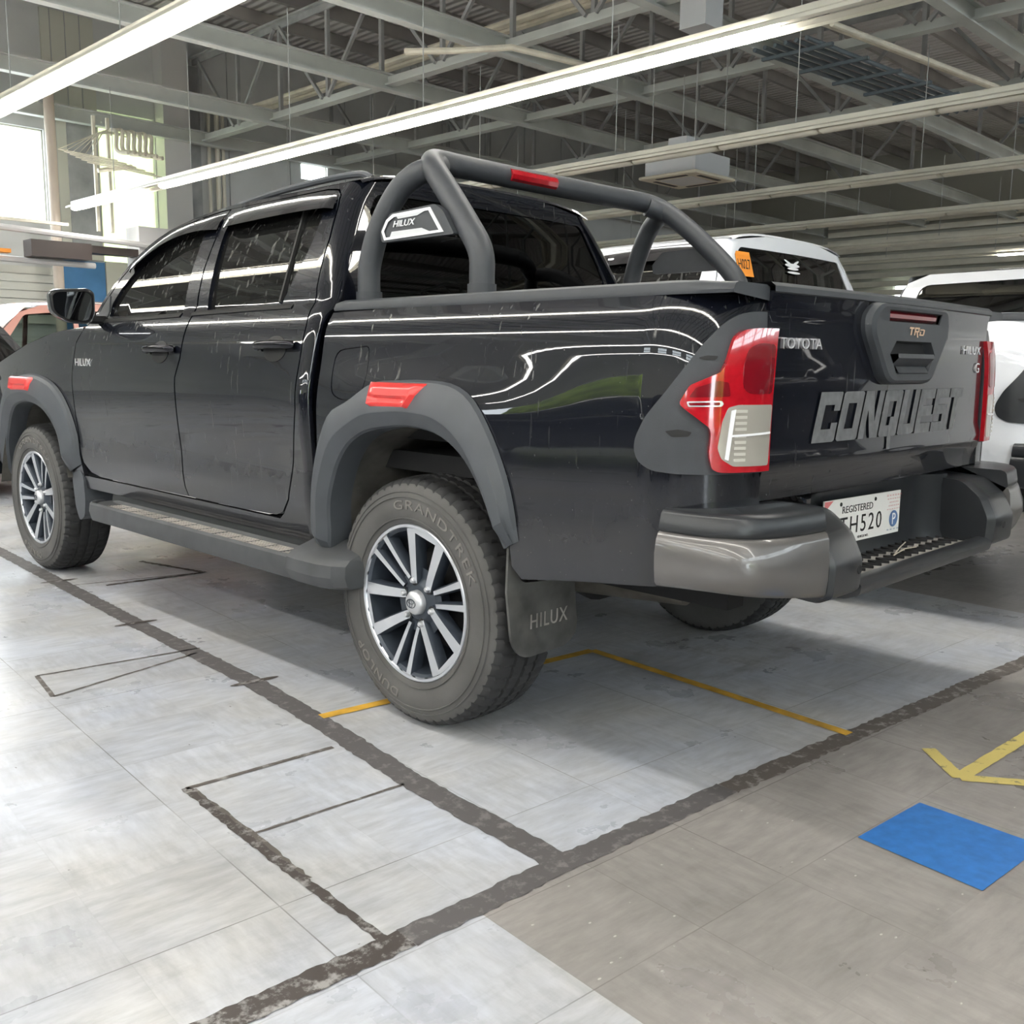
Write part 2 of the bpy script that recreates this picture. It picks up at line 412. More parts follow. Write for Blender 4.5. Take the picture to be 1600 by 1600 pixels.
# ---------------------------------------------------------------- body surfaces (left side)
def lerp_tab(t,x):
    if x<=t[0][0]: 
        (a,b),(c,d)=t[0],t[1]; return b+(x-a)*(d-b)/(c-a)
    if x>=t[-1][0]:
        (a,b),(c,d)=t[-2],t[-1]; return d+(x-c)*(d-b)/(c-a)
    n=len(t)
    for i in range(n-1):
        if x<=t[i+1][0]: break
    x0,y0=t[i]; x1,y1=t[i+1]; h=x1-x0
    m=(y1-y0)/h
    ml=(y0-t[i-1][1])/(x0-t[i-1][0]) if i>0 else m
    mr=(t[i+2][1]-y1)/(t[i+2][0]-x1) if i+2<n else m
    m0=(ml+m)/2; m1=(m+mr)/2; s=(x-x0)/h
    return (2*s**3-3*s*s+1)*y0+(s**3-2*s*s+s)*h*m0+(-2*s**3+3*s*s)*y1+(s**3-s*s)*h*m1
def sstep(a,b,x):
    t=min(1,max(0,(x-a)/(b-a))); return t*t*(3-2*t)
CABZ=[(.40,.880),(.48,.880),(.55,.888),(.61,.899),(.66,.905),(.70,.9055),(.74,.906),(.79,.910),(.87,.918),(.95,.9235),(1.02,.925),(1.10,.916),(1.18,.902),(1.24,.884),(1.28,.862),(1.31,.836),(1.36,.820),(1.45,.786),(1.55,.740),(1.62,.703),(1.67,.672),(1.71,.636)]
BEDZ=[(.40,.880),(.55,.895),(.68,.908),(.80,.914),(.90,.9155),(1.00,.9150),(1.10,.909),(1.18,.900),(1.23,.886),(1.26,.868),(1.285,.852)]
def bulge(u,z):
    a=.026*math.exp(-((u/.56)**4))*sstep(1.17,.95,z)
    b=.020*math.exp(-(((u-3.085)/.56)**4))*sstep(1.17,.95,z)
    return a+b
def Wcab(u,z):
    w=lerp_tab(CABZ,z)+bulge(u,z)
    if u>2.5: w-=.030*((u-2.5)/1.0)**2
    return w
def Wbed(u,z): return lerp_tab(BEDZ,z)+bulge(u,z)
def yr_cab(z): return .50+.0*z+ (.12*sstep(1.25,1.8,z))
def yr_bed(z): return -1.05+ (.012*sstep(1.1,1.3,z))
def S(W,R,yr,u,z,off=0.):
    """left side surface: chart u (runs rearward, wraps the rear corner), z"""
    R=R(z) if callable(R) else R
    w=W(max(u,yr(z)),z); yc=yr(z)+R
    if u>=yc: return (-w-off,u,z)
    th=(yc-u)/R
    if th<=math.pi/2:
        return (-(w-R)-(R+off)*math.cos(th),yc-(R+off)*math.sin(th),z)
    s=(th-math.pi/2)*R
    return (-(w-R)+s,yr(z)-off,z)
def Rcab(z): return .03+.04*sstep(1.2,1.45,z)
def Scab(u,z,off=0.): return S(Wcab,Rcab,yr_cab,u,z,off)
def Sbed(u,z,off=0.): return S(Wbed,.20,yr_bed,u,z,off)

# ================================================================ the hall
def struct(o): o['kind'] = 'structure'; return o
def floor_material():
    m, nt, b = new_mat('worn_vinyl_tiles'); tc = N(nt, 'ShaderNodeTexCoord').outputs['Object']
    mp = N(nt, 'ShaderNodeMapping'); mp.vector_type = 'TEXTURE'
    mp.inputs['Location'].default_value = (-1.196, -.894, 0); mp.inputs['Rotation'].default_value = (0, 0, -.0751)
    nt.links.new(tc, mp.inputs['Vector']); fr = mp.outputs[0]
    sp = N(nt, 'ShaderNodeSeparateXYZ'); nt.links.new(fr, sp.inputs[0]); bx, ay = sp.outputs[0], sp.outputs[1]
    T = .3048
    u = math_(nt, 'DIVIDE', math_(nt, 'ADD', bx, .266 + 100 * T), T); v = math_(nt, 'DIVIDE', math_(nt, 'ADD', ay, .053 + 100 * T), T)
    iu, iv = math_(nt, 'FLOOR', u), math_(nt, 'FLOOR', v); fu, fv = math_(nt, 'FRACT', u), math_(nt, 'FRACT', v)
    cmb = N(nt, 'ShaderNodeCombineXYZ'); nt.links.new(iu, cmb.inputs[0]); nt.links.new(iv, cmb.inputs[1])
    wn = N(nt, 'ShaderNodeTexWhiteNoise'); nt.links.new(cmb.outputs[0], wn.inputs['Vector']); tr = wn.outputs['Value']
    def joint(f, i, seed):
        e = math_(nt, 'MINIMUM', f, math_(nt, 'SUBTRACT', 1., f)); ln = math_(nt, 'LESS_THAN', e, .0050)
        w2 = N(nt, 'ShaderNodeTexWhiteNoise', noise_dimensions='1D'); nt.links.new(math_(nt, 'ADD', math_(nt, 'ROUND', math_(nt, 'ADD', i, f)), seed), w2.inputs['W'])
        return math_(nt, 'MULTIPLY', ln, ramp_(nt, w2.outputs['Value'], .15, .7, .12, 1.))
    j = math_(nt, 'MAXIMUM', joint(fu, iu, 3.), joint(fv, iv, 57.))
    j = math_(nt, 'MULTIPLY', j, ramp_(nt, noise_(nt, fr, 2.2, 3.), .38, .58, .15, 1.))
    grey = math_(nt, 'MULTIPLY', math_(nt, 'LESS_THAN', ay, -.02), math_(nt, 'GREATER_THAN', bx, -.268))
    far = math_(nt, 'GREATER_THAN', bx, 3.2); grey = math_(nt, 'MAXIMUM', grey, far)
    wc = mix_(nt, ramp_(nt, noise_(nt, fr, 1.3, 5., .6), .38, .62), (.52, .548, .61), (.525, .523, .518))
    base = mix_(nt, grey, wc, (.335, .315, .300))
    # marbling streaks, direction changes per tile
    streak = noise_(nt, scale_vec(nt, fr, (38, 9, 1)), 1., 5., .6); streak2 = noise_(nt, scale_vec(nt, fr, (9, 38, 1)), 1., 5., .6)
    ck = math_(nt, 'MODULO', math_(nt, 'ADD', iu, iv), 2.)
    mx = N(nt, 'ShaderNodeMix', data_type='FLOAT'); nt.links.new(ck, mx.inputs[0]); nt.links.new(streak, mx.inputs[2]); nt.links.new(streak2, mx.inputs[3]); st = mx.outputs[0]
    f1 = ramp_(nt, st, .35, .7, .86, 1.08); f2 = ramp_(nt, tr, 0, 1, .95, 1.04)
    grime = ramp_(nt, noise_(nt, fr, .9, 7., .62), .42, .70, 1.04, .70); grime2 = ramp_(nt, noise_(nt, scale_vec(nt, fr, (1, 2.6, 1)), 5., 6., .7), .48, .75, 1.0, .80)
    f = math_(nt, 'MULTIPLY', math_(nt, 'MULTIPLY', f1, f2), math_(nt, 'MULTIPLY', grime, grime2))
    sc = N(nt, 'ShaderNodeVectorMath', operation='SCALE'); nt.links.new(base, sc.inputs[0]); nt.links.new(f, sc.inputs['Scale']); col = sc.outputs[0]
    vor = N(nt, 'ShaderNodeTexVoronoi'); vor.inputs['Scale'].default_value = 17.; nt.links.new(scale_vec(nt, fr, (1, 1.9, 1)), vor.inputs['Vector'])
    fl = math_(nt, 'MULTIPLY', math_(nt, 'LESS_THAN', vor.outputs['Distance'], .075), math_(nt, 'MULTIPLY', grey, ramp_(nt, noise_(nt, fr, 40., 1.), .5, .6)))
    col = mix_(nt, math_(nt, 'MULTIPLY', fl, .5), col, (.72, .70, .66))
    # dark scuffs and chips
    v2 = N(nt, 'ShaderNodeTexVoronoi'); v2.inputs['Scale'].default_value = 6.5; nt.links.new(scale_vec(nt, fr, (1.8, 1, 1)), v2.inputs['Vector'])
    chip = math_(nt, 'MULTIPLY', math_(nt, 'LESS_THAN', v2.outputs['Distance'], .034), ramp_(nt, noise_(nt, fr, 35., 4., .7), .50, .56))
    sc_n = noise_(nt, scale_vec(nt, fr, (28.0, 90., 1)), 1.6, 5., .7); scuff = math_(nt, 'MULTIPLY', ramp_(nt, sc_n, .68, .78), .18)
    col = mix_(nt, math_(nt, 'MAXIMUM', math_(nt, 'MULTIPLY', chip, .75), scuff), col, (.10, .09, .08))
    # oily scuffs where the cars stand
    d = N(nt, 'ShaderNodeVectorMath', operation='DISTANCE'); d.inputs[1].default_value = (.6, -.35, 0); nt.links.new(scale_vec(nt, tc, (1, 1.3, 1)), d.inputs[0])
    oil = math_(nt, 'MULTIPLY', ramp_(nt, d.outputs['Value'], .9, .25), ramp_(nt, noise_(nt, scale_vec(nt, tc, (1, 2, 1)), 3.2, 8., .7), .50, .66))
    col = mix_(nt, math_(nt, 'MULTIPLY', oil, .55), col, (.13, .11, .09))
    col = mix_(nt, math_(nt, 'MULTIPLY', j, .75), col, (.12, .11, .10))
    nt.links.new(col, b.inputs['Base Color'])
    rg = ramp_(nt, noise_(nt, fr, 2.5, 6., .6), .3, .7, .22, .46); nt.links.new(rg, b.inputs['Roughness']); b.inputs['Specular IOR Level'].default_value = .42
    bp = N(nt, 'ShaderNodeBump'); bp.inputs['Strength'].default_value = .25; bp.inputs['Distance'].default_value = .002
    nt.links.new(math_(nt, 'SUBTRACT', noise_(nt, fr, 9., 5.), j), bp.inputs['Height']); nt.links.new(bp.outputs[0], b.inputs['Normal'])
    return m
M['floor'] = floor_material()
XL, XR, YB, YF, ZC = -14., 27., -14., 16., 7.4
mb = MB(); mb.add([(XL, YB, 0), (XR, YB, 0), (XR, YF, 0), (XL, YF, 0)], [(0, 1, 2, 3)], M['floor']); struct(mb.build('floor'))
mb = MB(); mb.add([(-60, -60, -.06), (80, -60, -.06), (80, 60, -.06), (-60, 60, -.06)], [(0, 1, 2, 3)], M['outside']); o = struct(mb.build('outdoor_ground'))
# ceiling: ribbed metal deck
m, nt, b = new_mat('ribbed_roof_deck'); tc = N(nt, 'ShaderNodeTexCoord').outputs['Object']
sx = N(nt, 'ShaderNodeSeparateXYZ'); nt.links.new(tc, sx.inputs[0])
wv = math_(nt, 'SINE', math_(nt, 'MULTIPLY', sx.outputs[0], 2 * PI / .19)); bp = N(nt, 'ShaderNodeBump'); bp.inputs['Strength'].default_value = 1.; bp.inputs['Distance'].default_value = .03
nt.links.new(wv, bp.inputs['Height']); nt.links.new(bp.outputs[0], b.inputs['Normal'])
nt.links.new(mix_(nt, ramp_(nt, noise_(nt, tc, .6, 4.), .35, .65), (.74, .71, .69), (.82, .80, .78)), b.inputs['Base Color']); b.inputs['Roughness'].default_value = .55
M['deck'] = m
mb = MB(); mb.box(((XL + XR) / 2, 1, ZC + .05), (XR - XL, 30, .1), M['deck']); struct(mb.build('ceiling'))
# walls
def wall(name, axis, at, spans, openings, m, th=.2, inward=1):
    """axis 'y': wall at y=at running in x.  openings: (a0,a1,z0,z1)"""
    a0, a1 = spans; mb = MB(); xs = sorted({a0, a1, *[v for o_ in openings for v in o_[:2]]}); zs = sorted({0., ZC, *[v for o_ in openings for v in o_[2:]]})
    for i in range(len(xs) - 1):
        for j in range(len(zs) - 1):
            c = ((xs[i] + xs[i + 1]) / 2, (zs[j] + zs[j + 1]) / 2)
            if any(o_[0] < c[0] < o_[1] and o_[2] < c[1] < o_[3] for o_ in openings): continue
            d = (xs[i + 1] - xs[i], zs[j + 1] - zs[j])
            if axis == 'y': mb.box((c[0], at, c[1]), (d[0], th, d[1]), m)
            else: mb.box((at, c[0], c[1]), (th, d[0], d[1]), m)
    return struct(mb.build(name))
wall('wall_front', 'y', YF + .1, (XL, XR), [(.4, 4.07, 3.42, 5.0), (5.0, 6.08, 2.85, 5.5), (9.28, 9.95, 4.88, 5.22)], M['wall_grey'])
wall('wall_back', 'y', YB - .1, (XL, XR), [(-8, -4, 0, 3.2), (-10, 24, 4.2, 5.2)], M['wall_back'])
wall('wall_left', 'x', XL - .1, (YB, YF), [(-9.5, -7.6, 0, 2.4), (7.5, 12, 0, 3.0), (-11, -8, 4.1, 4.9), (-6, -3, 4.1, 4.9), (-1, 2, 4.1, 4.9), (5, 8, 4.1, 4.9)], M['wall'])
wall('wall_right', 'x', XR + .1, (YB, YF), [(10.5, 10.95, 2., 3.6)], M['wall_back'])
def window(n, axis, at, o_, nx, nz, fr=.05):
    a0, a1, z0, z1 = o_; mb = MB()
    def bx(a, z, da, dz): mb.box((a, at, z) if axis == 'y' else (at, a, z), (da, .08, dz) if axis == 'y' else (.08, da, dz), M['wall'])
    for i in range(nx + 1): bx(a0 + (a1 - a0) * i / nx, (z0 + z1) / 2, fr, z1 - z0)
    for j in range(nz + 1): bx((a0 + a1) / 2, z0 + (z1 - z0) * j / nz, a1 - a0, fr)
    w = struct(mb.build('window_%d' % n)); mb = MB()
    v = [(a0, at, z0), (a1, at, z0), (a1, at, z1), (a0, at, z1)] if axis == 'y' else [(at, a0, z0), (at, a1, z0), (at, a1, z1), (at, a0, z1)]
    mb.add(v, [(0, 1, 2, 3)], M['pane']); mb.build('pane', w); return w
m = bpy.data.materials.new('window_pane'); m.use_nodes = True; nt = m.node_tree; nt.nodes.clear(); out = N(nt, 'ShaderNodeOutputMaterial'); tr = N(nt, 'ShaderNodeBsdfTransparent'); gl = N(nt, 'ShaderNodeBsdfGlossy'); gl.inputs['Roughness'].default_value = .02
tr.inputs[0].default_value = (.96, .98, .97, 1); mx = N(nt, 'ShaderNodeMixShader'); mx.inputs[0].default_value = .06; nt.links.new(tr.outputs[0], mx.inputs[1]); nt.links.new(gl.outputs[0], mx.inputs[2]); nt.links.new(mx.outputs[0], out.inputs[0]); M['pane'] = m
window(1, 'y', YF + .1, (.4, 4.07, 3.42, 5.0), 2, 1); window(2, 'y', YF + .1, (9.28, 9.95, 4.88, 5.22), 1, 1, .03)
window(3, 'y', YB - .1, (-10, 24, 4.2, 5.2), 34, 2); window(5, 'x', XR + .1, (10.5, 10.95, 2., 3.6), 1, 1)
for k_, y_ in enumerate((-11, -6, -1, 5)): window(6 + k_, 'x', XL - .1, (y_, y_ + 3, 4.1, 4.9), 6, 2)
# shrubs outside the big doors
for i, (x, y, r) in enumerate([(-16.3, -8.6, 1.6), (-20, -1, 2.0), (-19.5, 3.5, 1.6), (-16.8, 9.8, 2.2), (-6, -16.8, 1.8)]):
    mb = MB(); rings = []
    for j in range(9):
        t = PI * j / 8; rings.append([(r * math.sin(t) * math.cos(a) * (1 + .12 * math.sin(5 * a + j)), r * math.sin(t) * math.sin(a) * (1 + .12 * math.cos(4 * a + j)), r - r * math.cos(t)) for a in [2 * PI * k / 14 for k in range(14)]])
    mb.loft(rings, M['foliage']); o = mb.build('shrub', loc=(x, y, -.1)); tag(o, 'yellow green shrub outside the hall, ' + ('beyond the near side door', 'left of the windows', 'behind the middle windows', 'beyond the far side door', 'beyond the back door')[i], 'shrub', 'shrubs outside the hall')
# roof steelwork
k = 0
def trim(o):
    global TRIM; TRIM += 1; o.name = 'trim_%d' % TRIM; return struct(o)
TRIM = 0
for i, y in enumerate([YB + 1 + 1.25 * k for k in range(24)]):
    mb = MB(); mb.box(((XL + XR) / 2, y, ZC - .12), (XR - XL, .09, .22), M['purlin']); trim(mb.build('purlin'))
where = {-5.7: 'left of the viewer', .6: 'over the black pickup', 6.9: 'over the gap right of the parked pickups', 9.9: 'between the second and third unlit rows', 13.2: 'over the far parking bays', 19.5: 'near the louvred far wall'}
for X in (-5.7, .6, 6.9, 9.9, 13.2, 19.5):
    root = thing('roof_truss', 'long grey steel roof truss with zigzag webs, ' + where[X], 'roof truss', (X, 1, 5.2), 'roof trusses running the length of the hall')
    mb = MB(); mb.box((0, 0, 0), (.16, 30, .03), M['steel']); mb.box((0, 0, .06), (.03, 30, .12), M['steel']); mb.build('bottom_chord', root)
    mb = MB(); mb.box((0, 0, 1.55), (.16, 30, .03), M['steel_dark']); mb.box((0, 0, 1.49), (.03, 30, .12), M['steel_dark']); mb.build('top_chord', root)
    n = 22
    for i in range(n):
        y = -14.6 + i * 1.4
        mb = MB(); mb.bar((.03, y, .06), (.03, y, 1.5), .06, .06, M['steel_dark'], (0, 1, 0)); mb.build('vertical_web', root)
        if i < n - 1:
            a, b = ((y + .08, 1.45), (y + 1.32, .1)) if i % 2 else ((y + .08, .1), (y + 1.32, 1.45))
            mb = MB(); mb.bar((-.03, a[0], a[1]), (-.03, b[0], b[1]), .05, .05, M['steel_dark'], (1, 0, 0)); mb.build('diagonal_web', root)
for i, (y, w_) in enumerate([(15.6, 'nearest the window wall'), (13.2, 'above the pipe cluster'), (10.0, 'over the far end of the lit rows'), (7.5, 'before the ceiling air conditioner'), (5.0, 'over the front of the pickups'), (2.6, 'over the cab of the black pickup'), (.1, 'over the rear axles'), (-2.4, 'over the aisle'), (-5.0, 'behind the viewer'), (-8, 'near the back wall')]):
    mb = MB(); c = (XL + XR) / 2
    mb.box((c, y, 5.13), (XR - XL, .15, .022), M['steel']); mb.box((c, y, 5.24), (XR - XL, .02, .22), M['steel']); mb.box((c, y, 5.35), (XR - XL, .15, .022), M['steel'])
    tag(mb.build('roof_beam'), 'pale grey green I-beam crossing the hall ' + w_, 'roof beam', 'cross beams under the trusses')
# fluorescent rows
def lamp_row(X, y0, y1, lit, label, tubes, tubes_lit=()):
    root = thing('fluorescent_light_row', label, 'strip light', (X, 0, 3.55), 'suspended strip light rows')
    mb = MB()
    for sec in ([(-.045, .10), (.045, .10), (.045, .03), (-.045, .03)], [(.088, .040), (.135, .014), (.135, -.012), (.128, -.012), (.128, .010), (.088, .032)], [(-.088, .032), (-.128, .010), (-.128, -.012), (-.135, -.012), (-.135, .014), (-.088, .040)]): mb.loft([[(a, y, b) for a, b in sec] for y in (y0, y1)], M['fixture'], smooth=False)
    yy = y0 + .3
    while yy < y1: mb.box((0, yy, .036), (.19, .03, .008), M['fixture']); yy += 1.225
    mb.build('housing', root)
    for a, b in list(tubes) + list(tubes_lit):
        mb = MB(); n_ = 10; rings = [[(.066 * math.cos(t) * k, y, -.008 + .036 * math.sin(t) * k) for t in [2 * PI * i / n_ for i in range(n_)]] for y, k in ((a, .5), (a + .03, 1), (b - .03, 1), (b, .5))]
        mb.loft(rings, M['tube'] if lit or (a, b) in tubes_lit else M['fixture'], smooth=True); mb.build('lamp_tube', root)
    y = y0 + .6
    while y < y1:
        mb = MB(); mb.tube([(0, y, .10), (0, y, 1.62)], .006, M['rod'], 5, False); mb.build('hanger_rod', root); y += 2.45
def run(a, b, p=1.225): return [(a + k * p + .012, a + (k + 1) * p - .012) for k in range(int(round((b - a) / p)))]
lamp_row(.88, -12, 14.7, True, 'brightly lit cream strip light row at the top left, over the black pickup', run(-3.1, 14.05))
lamp_row(4.0, -12, 14.7, True, 'long lit cream strip light row crossing above the black pickup cab', run(1.75, 11.55) + run(12.25, 14.7))
lamp_row(7.1, -12, 14.7, False, 'unlit cream strip light row just right of the lit rows', run(-8, 14))
lamp_row(10.35, -12, 14.7, False, 'unlit strip light row passing behind the ceiling air conditioner', run(-8, 14))
lamp_row(13.7, -12, 14.7, False, 'strip light row unlit in view, with lit tubes added out of frame, third of the dark rows from the lit ones', run(1.8, 14, 2.45), run(-8, 1.8, 2.45))  # lit tubes out of view are added to brighten the right wall
lamp_row(17.2, -12, 14.7, False, 'strip light row unlit in view, with lit tubes added out of frame, fourth of the dark rows', run(1.8, 14, 2.45), run(-8, 1.8, 2.45))  # lit lengths added out of view here too, for the louvred wall
lamp_row(20.3, -12, 14.7, True, 'distant strip light row with one short lit length at the right edge and more lit tubes added out of frame', run(-9, 5.75))  # lit run carried on out of view as added light for the far right
for X, w_ in ((-2.3, 'overhead'), (-5.45, 'left of the viewer'), (-8.6, 'farther left'), (-11.7, 'near the open side')):
    lamp_row(X, -12, 14.7, True, 'lit strip light row ' + w_ + ', seen only mirrored in the black pickup', run(-9.8, 9.8, 2.45))

# ceiling air conditioner
ac = thing('ceiling_air_conditioner', 'square cream ceiling cassette air conditioner hanging between strip light rows', 'air conditioner', (8.85, 5.9, 3.62))
mb = MB(); mb.box((0, 0, 0), (.95, .95, .04), M['ac'], bev=.012); mb.build('panel', ac)
mb = MB()
for k in range(4): mb.box((.36 * (k == 0) - .36 * (k == 1), .36 * (k == 2) - .36 * (k == 3), -.022), (.06 if k < 2 else .5, .5 if k < 2 else .06, .006), M['brown'])
mb.build('louvre', ac)
mb = MB(); mb.box((0, 0, -.023), (.52, .52, .008), M['pilaster']); mb.build('grille', ac)
mb = MB(); mb.box((0, 0, .16), (.82, .82, .26), M['duct']); mb.box((.0, .0, .40), (.5, .30, .24), M['duct']); mb.build('body', ac)
for a in (-.35, .35):
    for c in (-.35, .35): mb = MB(); mb.tube([(a, c, .28), (a, c, 1.5)], .006, M['rod'], 5); mb.build('hanger_rod', ac)
mb = MB(); mb.box((6.95, 4.45, 5.90), (.34, .34, 2.2), M['duct']); tag(mb.build('air_duct'), 'pale grey vertical air duct stub hanging above the lit strip light', 'duct')
# pipes and trays
for i, (dx, dz) in enumerate([(0, 0), (.11, .02), (.22, 0), (.33, .03)]):
    mb = MB(); mb.tube([(7.30 + dx, -6, 5.72 + dz), (7.30 + dx, 14.6, 5.72 + dz)], .042, M['pipe'], 8); tag(mb.build('conduit'), 'cream conduit under the roof, ' + ('leftmost', 'second from left', 'third from left', 'rightmost')[i] + ' of the bundle of four', 'pipe', 'bundle of four cream conduits')
def pipe(pts, r, m, label, nm='pipe'):
    mb = MB(); mb.tube(pts, r, m, 8); return tag(mb.build(nm), label, 'pipe')
pipe([(3.3, 5.3, 5.55), (7.1, 5.2, 5.55), (7.1, 5.2, 5.65)], .05, M['pipe'], 'cream pipe crossing the upper left roof to join the conduit bundle')
pipe([(8.3, 3.7, 5.05), (13.5, 3.1, 5.05)], .05, M['pipe'], 'thick cream pipe crossing the roof at the upper right')
pipe([(8.3, 3.58, 5.0), (13.5, 2.98, 5.0)], .035, M['pipe'], 'thinner cream pipe just below the thick one at the upper right')
pipe([(5.6, 8.0, 5.0), (5.9, 7.4, 4.95), (6.4, 6.9, 5.0), (7.6, 6.7, 5.0)], .04, M['pipe'], 'bent cream pipe above the lit strip light, left of centre')
tray = thing('cable_tray', 'blue grey ladder of parallel pipes on hangers below the roof at the upper right', 'cable tray', (8.5, 4.3, 4.95))
for k in range(6):
    mb = MB(); mb.tube([(-.1, -.35 + k * .14, 0), (4.6, -.75 + k * .14, 0)], .028, M['pipe_dark'], 8); mb.build('pipe', tray)
for k in range(6):
    mb = MB(); mb.box((.2 + k * .8, -.06 - .07 * k, -.04), (.05, .95, .04), M['pipe_dark']); mb.build('cross_bar', tray)
tray2 = thing('pipe_rack', 'row of short dark pipe ends on a rack at the far upper right', 'pipe rack', (14.2, 3.2, 4.9))
for k in range(7):
    mb = MB(); mb.tube([(k * .32, -.25, 0), (k * .32 + .1, .25, .05)], .05, M['pipe_dark'], 8); mb.build('pipe', tray2)
mb = MB(); mb.box((1., 0, -.06), (2.6, .06, .04), M['pipe_dark']); mb.build('cross_bar', tray2)

# ---- things on the window wall
def wp_(nm, x0, x1, z0, z1, m, th, label=None, cat=None, y=None):
    mb = MB(); y = YF if y is None else y; mb.box(((x0 + x1) / 2, y - th / 2, (z0 + z1) / 2), (x1 - x0, th, z1 - z0), m); o = mb.build(nm)
    return tag(o, label, cat) if label else trim(o)
wp_('panel', 4.10, 5.0, 2.85, 7.0, M['wall'], .05); wp_('panel', 5.0, 6.08, 2.85, 5.5, M['sheet'], .004, y=YF + .1)
wp_('dark_panel', 4.44, 4.96, 2.95, 5.4, M['steel_dark'], .07); wp_('pilaster', 6.10, 6.62, 0, 7.2, M['pilaster'], .35); wp_('dark', 6.66, 6.98, 2.4, 6.6, M['steel_dark'], .06)  # flat dark slabs drawn in place of the dark recess and gap
wp_('strip', 5.02, 6.1, 2.0, 2.85, M['wall'], .05)
for k in range(8): wp_('seam', 7.6 + k * 1.4, 7.615 + k * 1.4, 0, 7.2, M['steel_dark'], .02)
for k, x in enumerate((4.25, 4.5, 4.75)): wp_('seam', x, x + .012, 2.9, 7.0, M['steel_dark'], .065)
tag(wp_('blue_panel', 4.20, 5.0, 1.2, 2.82, M['blue_paint'], .04, 'blue painted panel on the far wall above the door mirror of the black pickup', 'wall panel', y=YF - .005), None)
bl = thing('roller_blind', 'pale cream roller shutter on the far wall at the left edge', 'shutter', (2.2, 15.85, 0))
for k in range(7): mb = MB(); mb.box((0, 0, 1.75 + k * .14), (3.9, .04, .13), M['blind']); mb.build('slat', bl)
for x, lab in ((7.12, 'left'), (7.30, 'middle'), (7.42, 'right')):
    mb = MB(); mb.tube([(x, YF - .12, 0.), (x, YF - .12, 6.0)], .05 if lab == 'middle' else .035, M['fixture'], 8); tag(mb.build('downpipe'), 'pale vertical downpipe on the far wall, %s of three' % lab, 'pipe')
mb = MB(); mb.tube([(3.92, 15.3, 0.), (3.92, 15.3, 5.6)], .085, M['pinkpost'], 12); tag(mb.build('post'), 'pinkish cream post standing right of the bright window', 'post')
for x, w_ in ((4.42, 'left'), (4.66, 'right')):
    mb = MB(); mb.box((x + .1, 15.0, 4.2), (.05, .05, 1.9), M['pipe']); tag(mb.build('hanger_post'), 'thin cream hanger post under the pipe cluster, %s one of the pair' % w_, 'post')
wk = thing('overhead_walkway', 'pale overhead rail and walkway in front of the far wall at the left', 'walkway', (3.2, 14.4, 3.0))
mb = MB(); mb.tube([(-2.2, 0, .16), (2.0, 0, .02)], .05, M['pilaster'], 8); mb.build('rail', wk)
mb = MB(); mb.tube([(-2.2, .3, -.33), (1.1, .3, -.36)], .05, M['pilaster'], 8); mb.build('lower_rail', wk)
mb = MB(); mb.box((.45, .15, -.17), (.95, .35, .26), M['brown']); mb.build('motor_box', wk)
mb = MB(); mb.box((1.55, .3, -.10), (1.2, .3, .12), M['brown']); mb.build('bracket', wk)
mb = MB(); mb.box((.1, .2, .26), (1.1, .05, .05), M['pipe']); mb.box((-.45, .1, -.25), (.25, .2, .06), M['orange']); mb.build('crossbar', wk)
mb = MB(); mb.box((2.15, .35, -.05), (.7, .5, .8), M['pilaster']); mb.build('housing', wk)
pc = thing('pipe_cluster', 'cluster of bent cream pipes dropping from the roof left of the grey pilaster', 'pipes', (4.5, 14.3, 4.4))
for k in range(7):
    mb = MB(); x = .12 + k * .10; z = .42 + .02 * (k % 2)
    mb.tube(catmull([(x + .15, .6, z + .06), (x + .02, .3, z + .05), (x, .05, z), (x - .02, 0, z - .12), (x - .04, -.02, z - .28), (x - .02, -.10, z - .36), (x + .05, -.25, z - .38)], 3, False), .034, M['pipe'], 7); mb.build('bent_pipe', pc)
for k in range(6):
    mb = MB(); mb.tube([(.25 + k * .05, .5, .55 - k * .02), (-.25, .2 - k * .1, .30), (-.85 + k * .04, -k * .12, -.02 - k * .05), (.1 + k * .1, -k * .12, -.06 - k * .055)], .012, M['pipe'], 6); mb.build('thin_pipe', pc)
mb = MB(); mb.tube([(-.32, -.2, -.30), (.25, -.2, -.16)], .035, M['pipe'], 7); mb.build('cross_pipe', pc)
# louvred far wall
lv = thing('louvre_screen', 'long cream horizontal louvre screen on the far right wall', 'louvre', (26.7, 3, 0))
for k in range(14): mb = MB(); mb.box((0, 0, 2.0 + k * .26), (.08, 20, .16), M['fixture']); mb.build('slat', lv)

# ---- floor marks
def strip(name, pts, w, m, z=.0015, jit=.12, step=.02, label=None, cat=None, group=None):
    P = [Vector((*p, 0)) for p in pts]; v = []; L = 0
    for i in range(len(P) - 1):
        d = P[i + 1] - P[i]; n = max(2, int(d.length / step)); nn = Vector((-d.y, d.x, 0)).normalized()
        for k in range(n + (i == len(P) - 2)):
            c = P[i] + d * k / n; ww = w / 2
            v.append(tuple(c + nn * ww * (1 + random.uniform(-jit, jit)) + Vector((0, 0, z)))); v.append(tuple(c - nn * ww * (1 + random.uniform(-jit, jit)) + Vector((0, 0, z))))
    mb = MB(); mb.add(v, [(2 * i, 2 * i + 1, 2 * i + 3, 2 * i + 2) for i in range(len(v) // 2 - 1)], m); o = mb.build(name, fix=False)
    return tag(o, label, cat, group) if label else trim(o)
def joint_mat(name, a, b_, th):
    m, nt, b = new_mat(name); tc = N(nt, 'ShaderNodeTexCoord').outputs['Object']
    nt.links.new(mix_(nt, ramp_(nt, noise_(nt, tc, 22., 6., .7), th, th + .12), a, b_), b.inputs['Base Color']); b.inputs['Roughness'].default_value = .6; return m
M['joint'] = joint_mat('dark_adhesive_residue', (.105, .098, .098), (.20, .19, .185), .52)
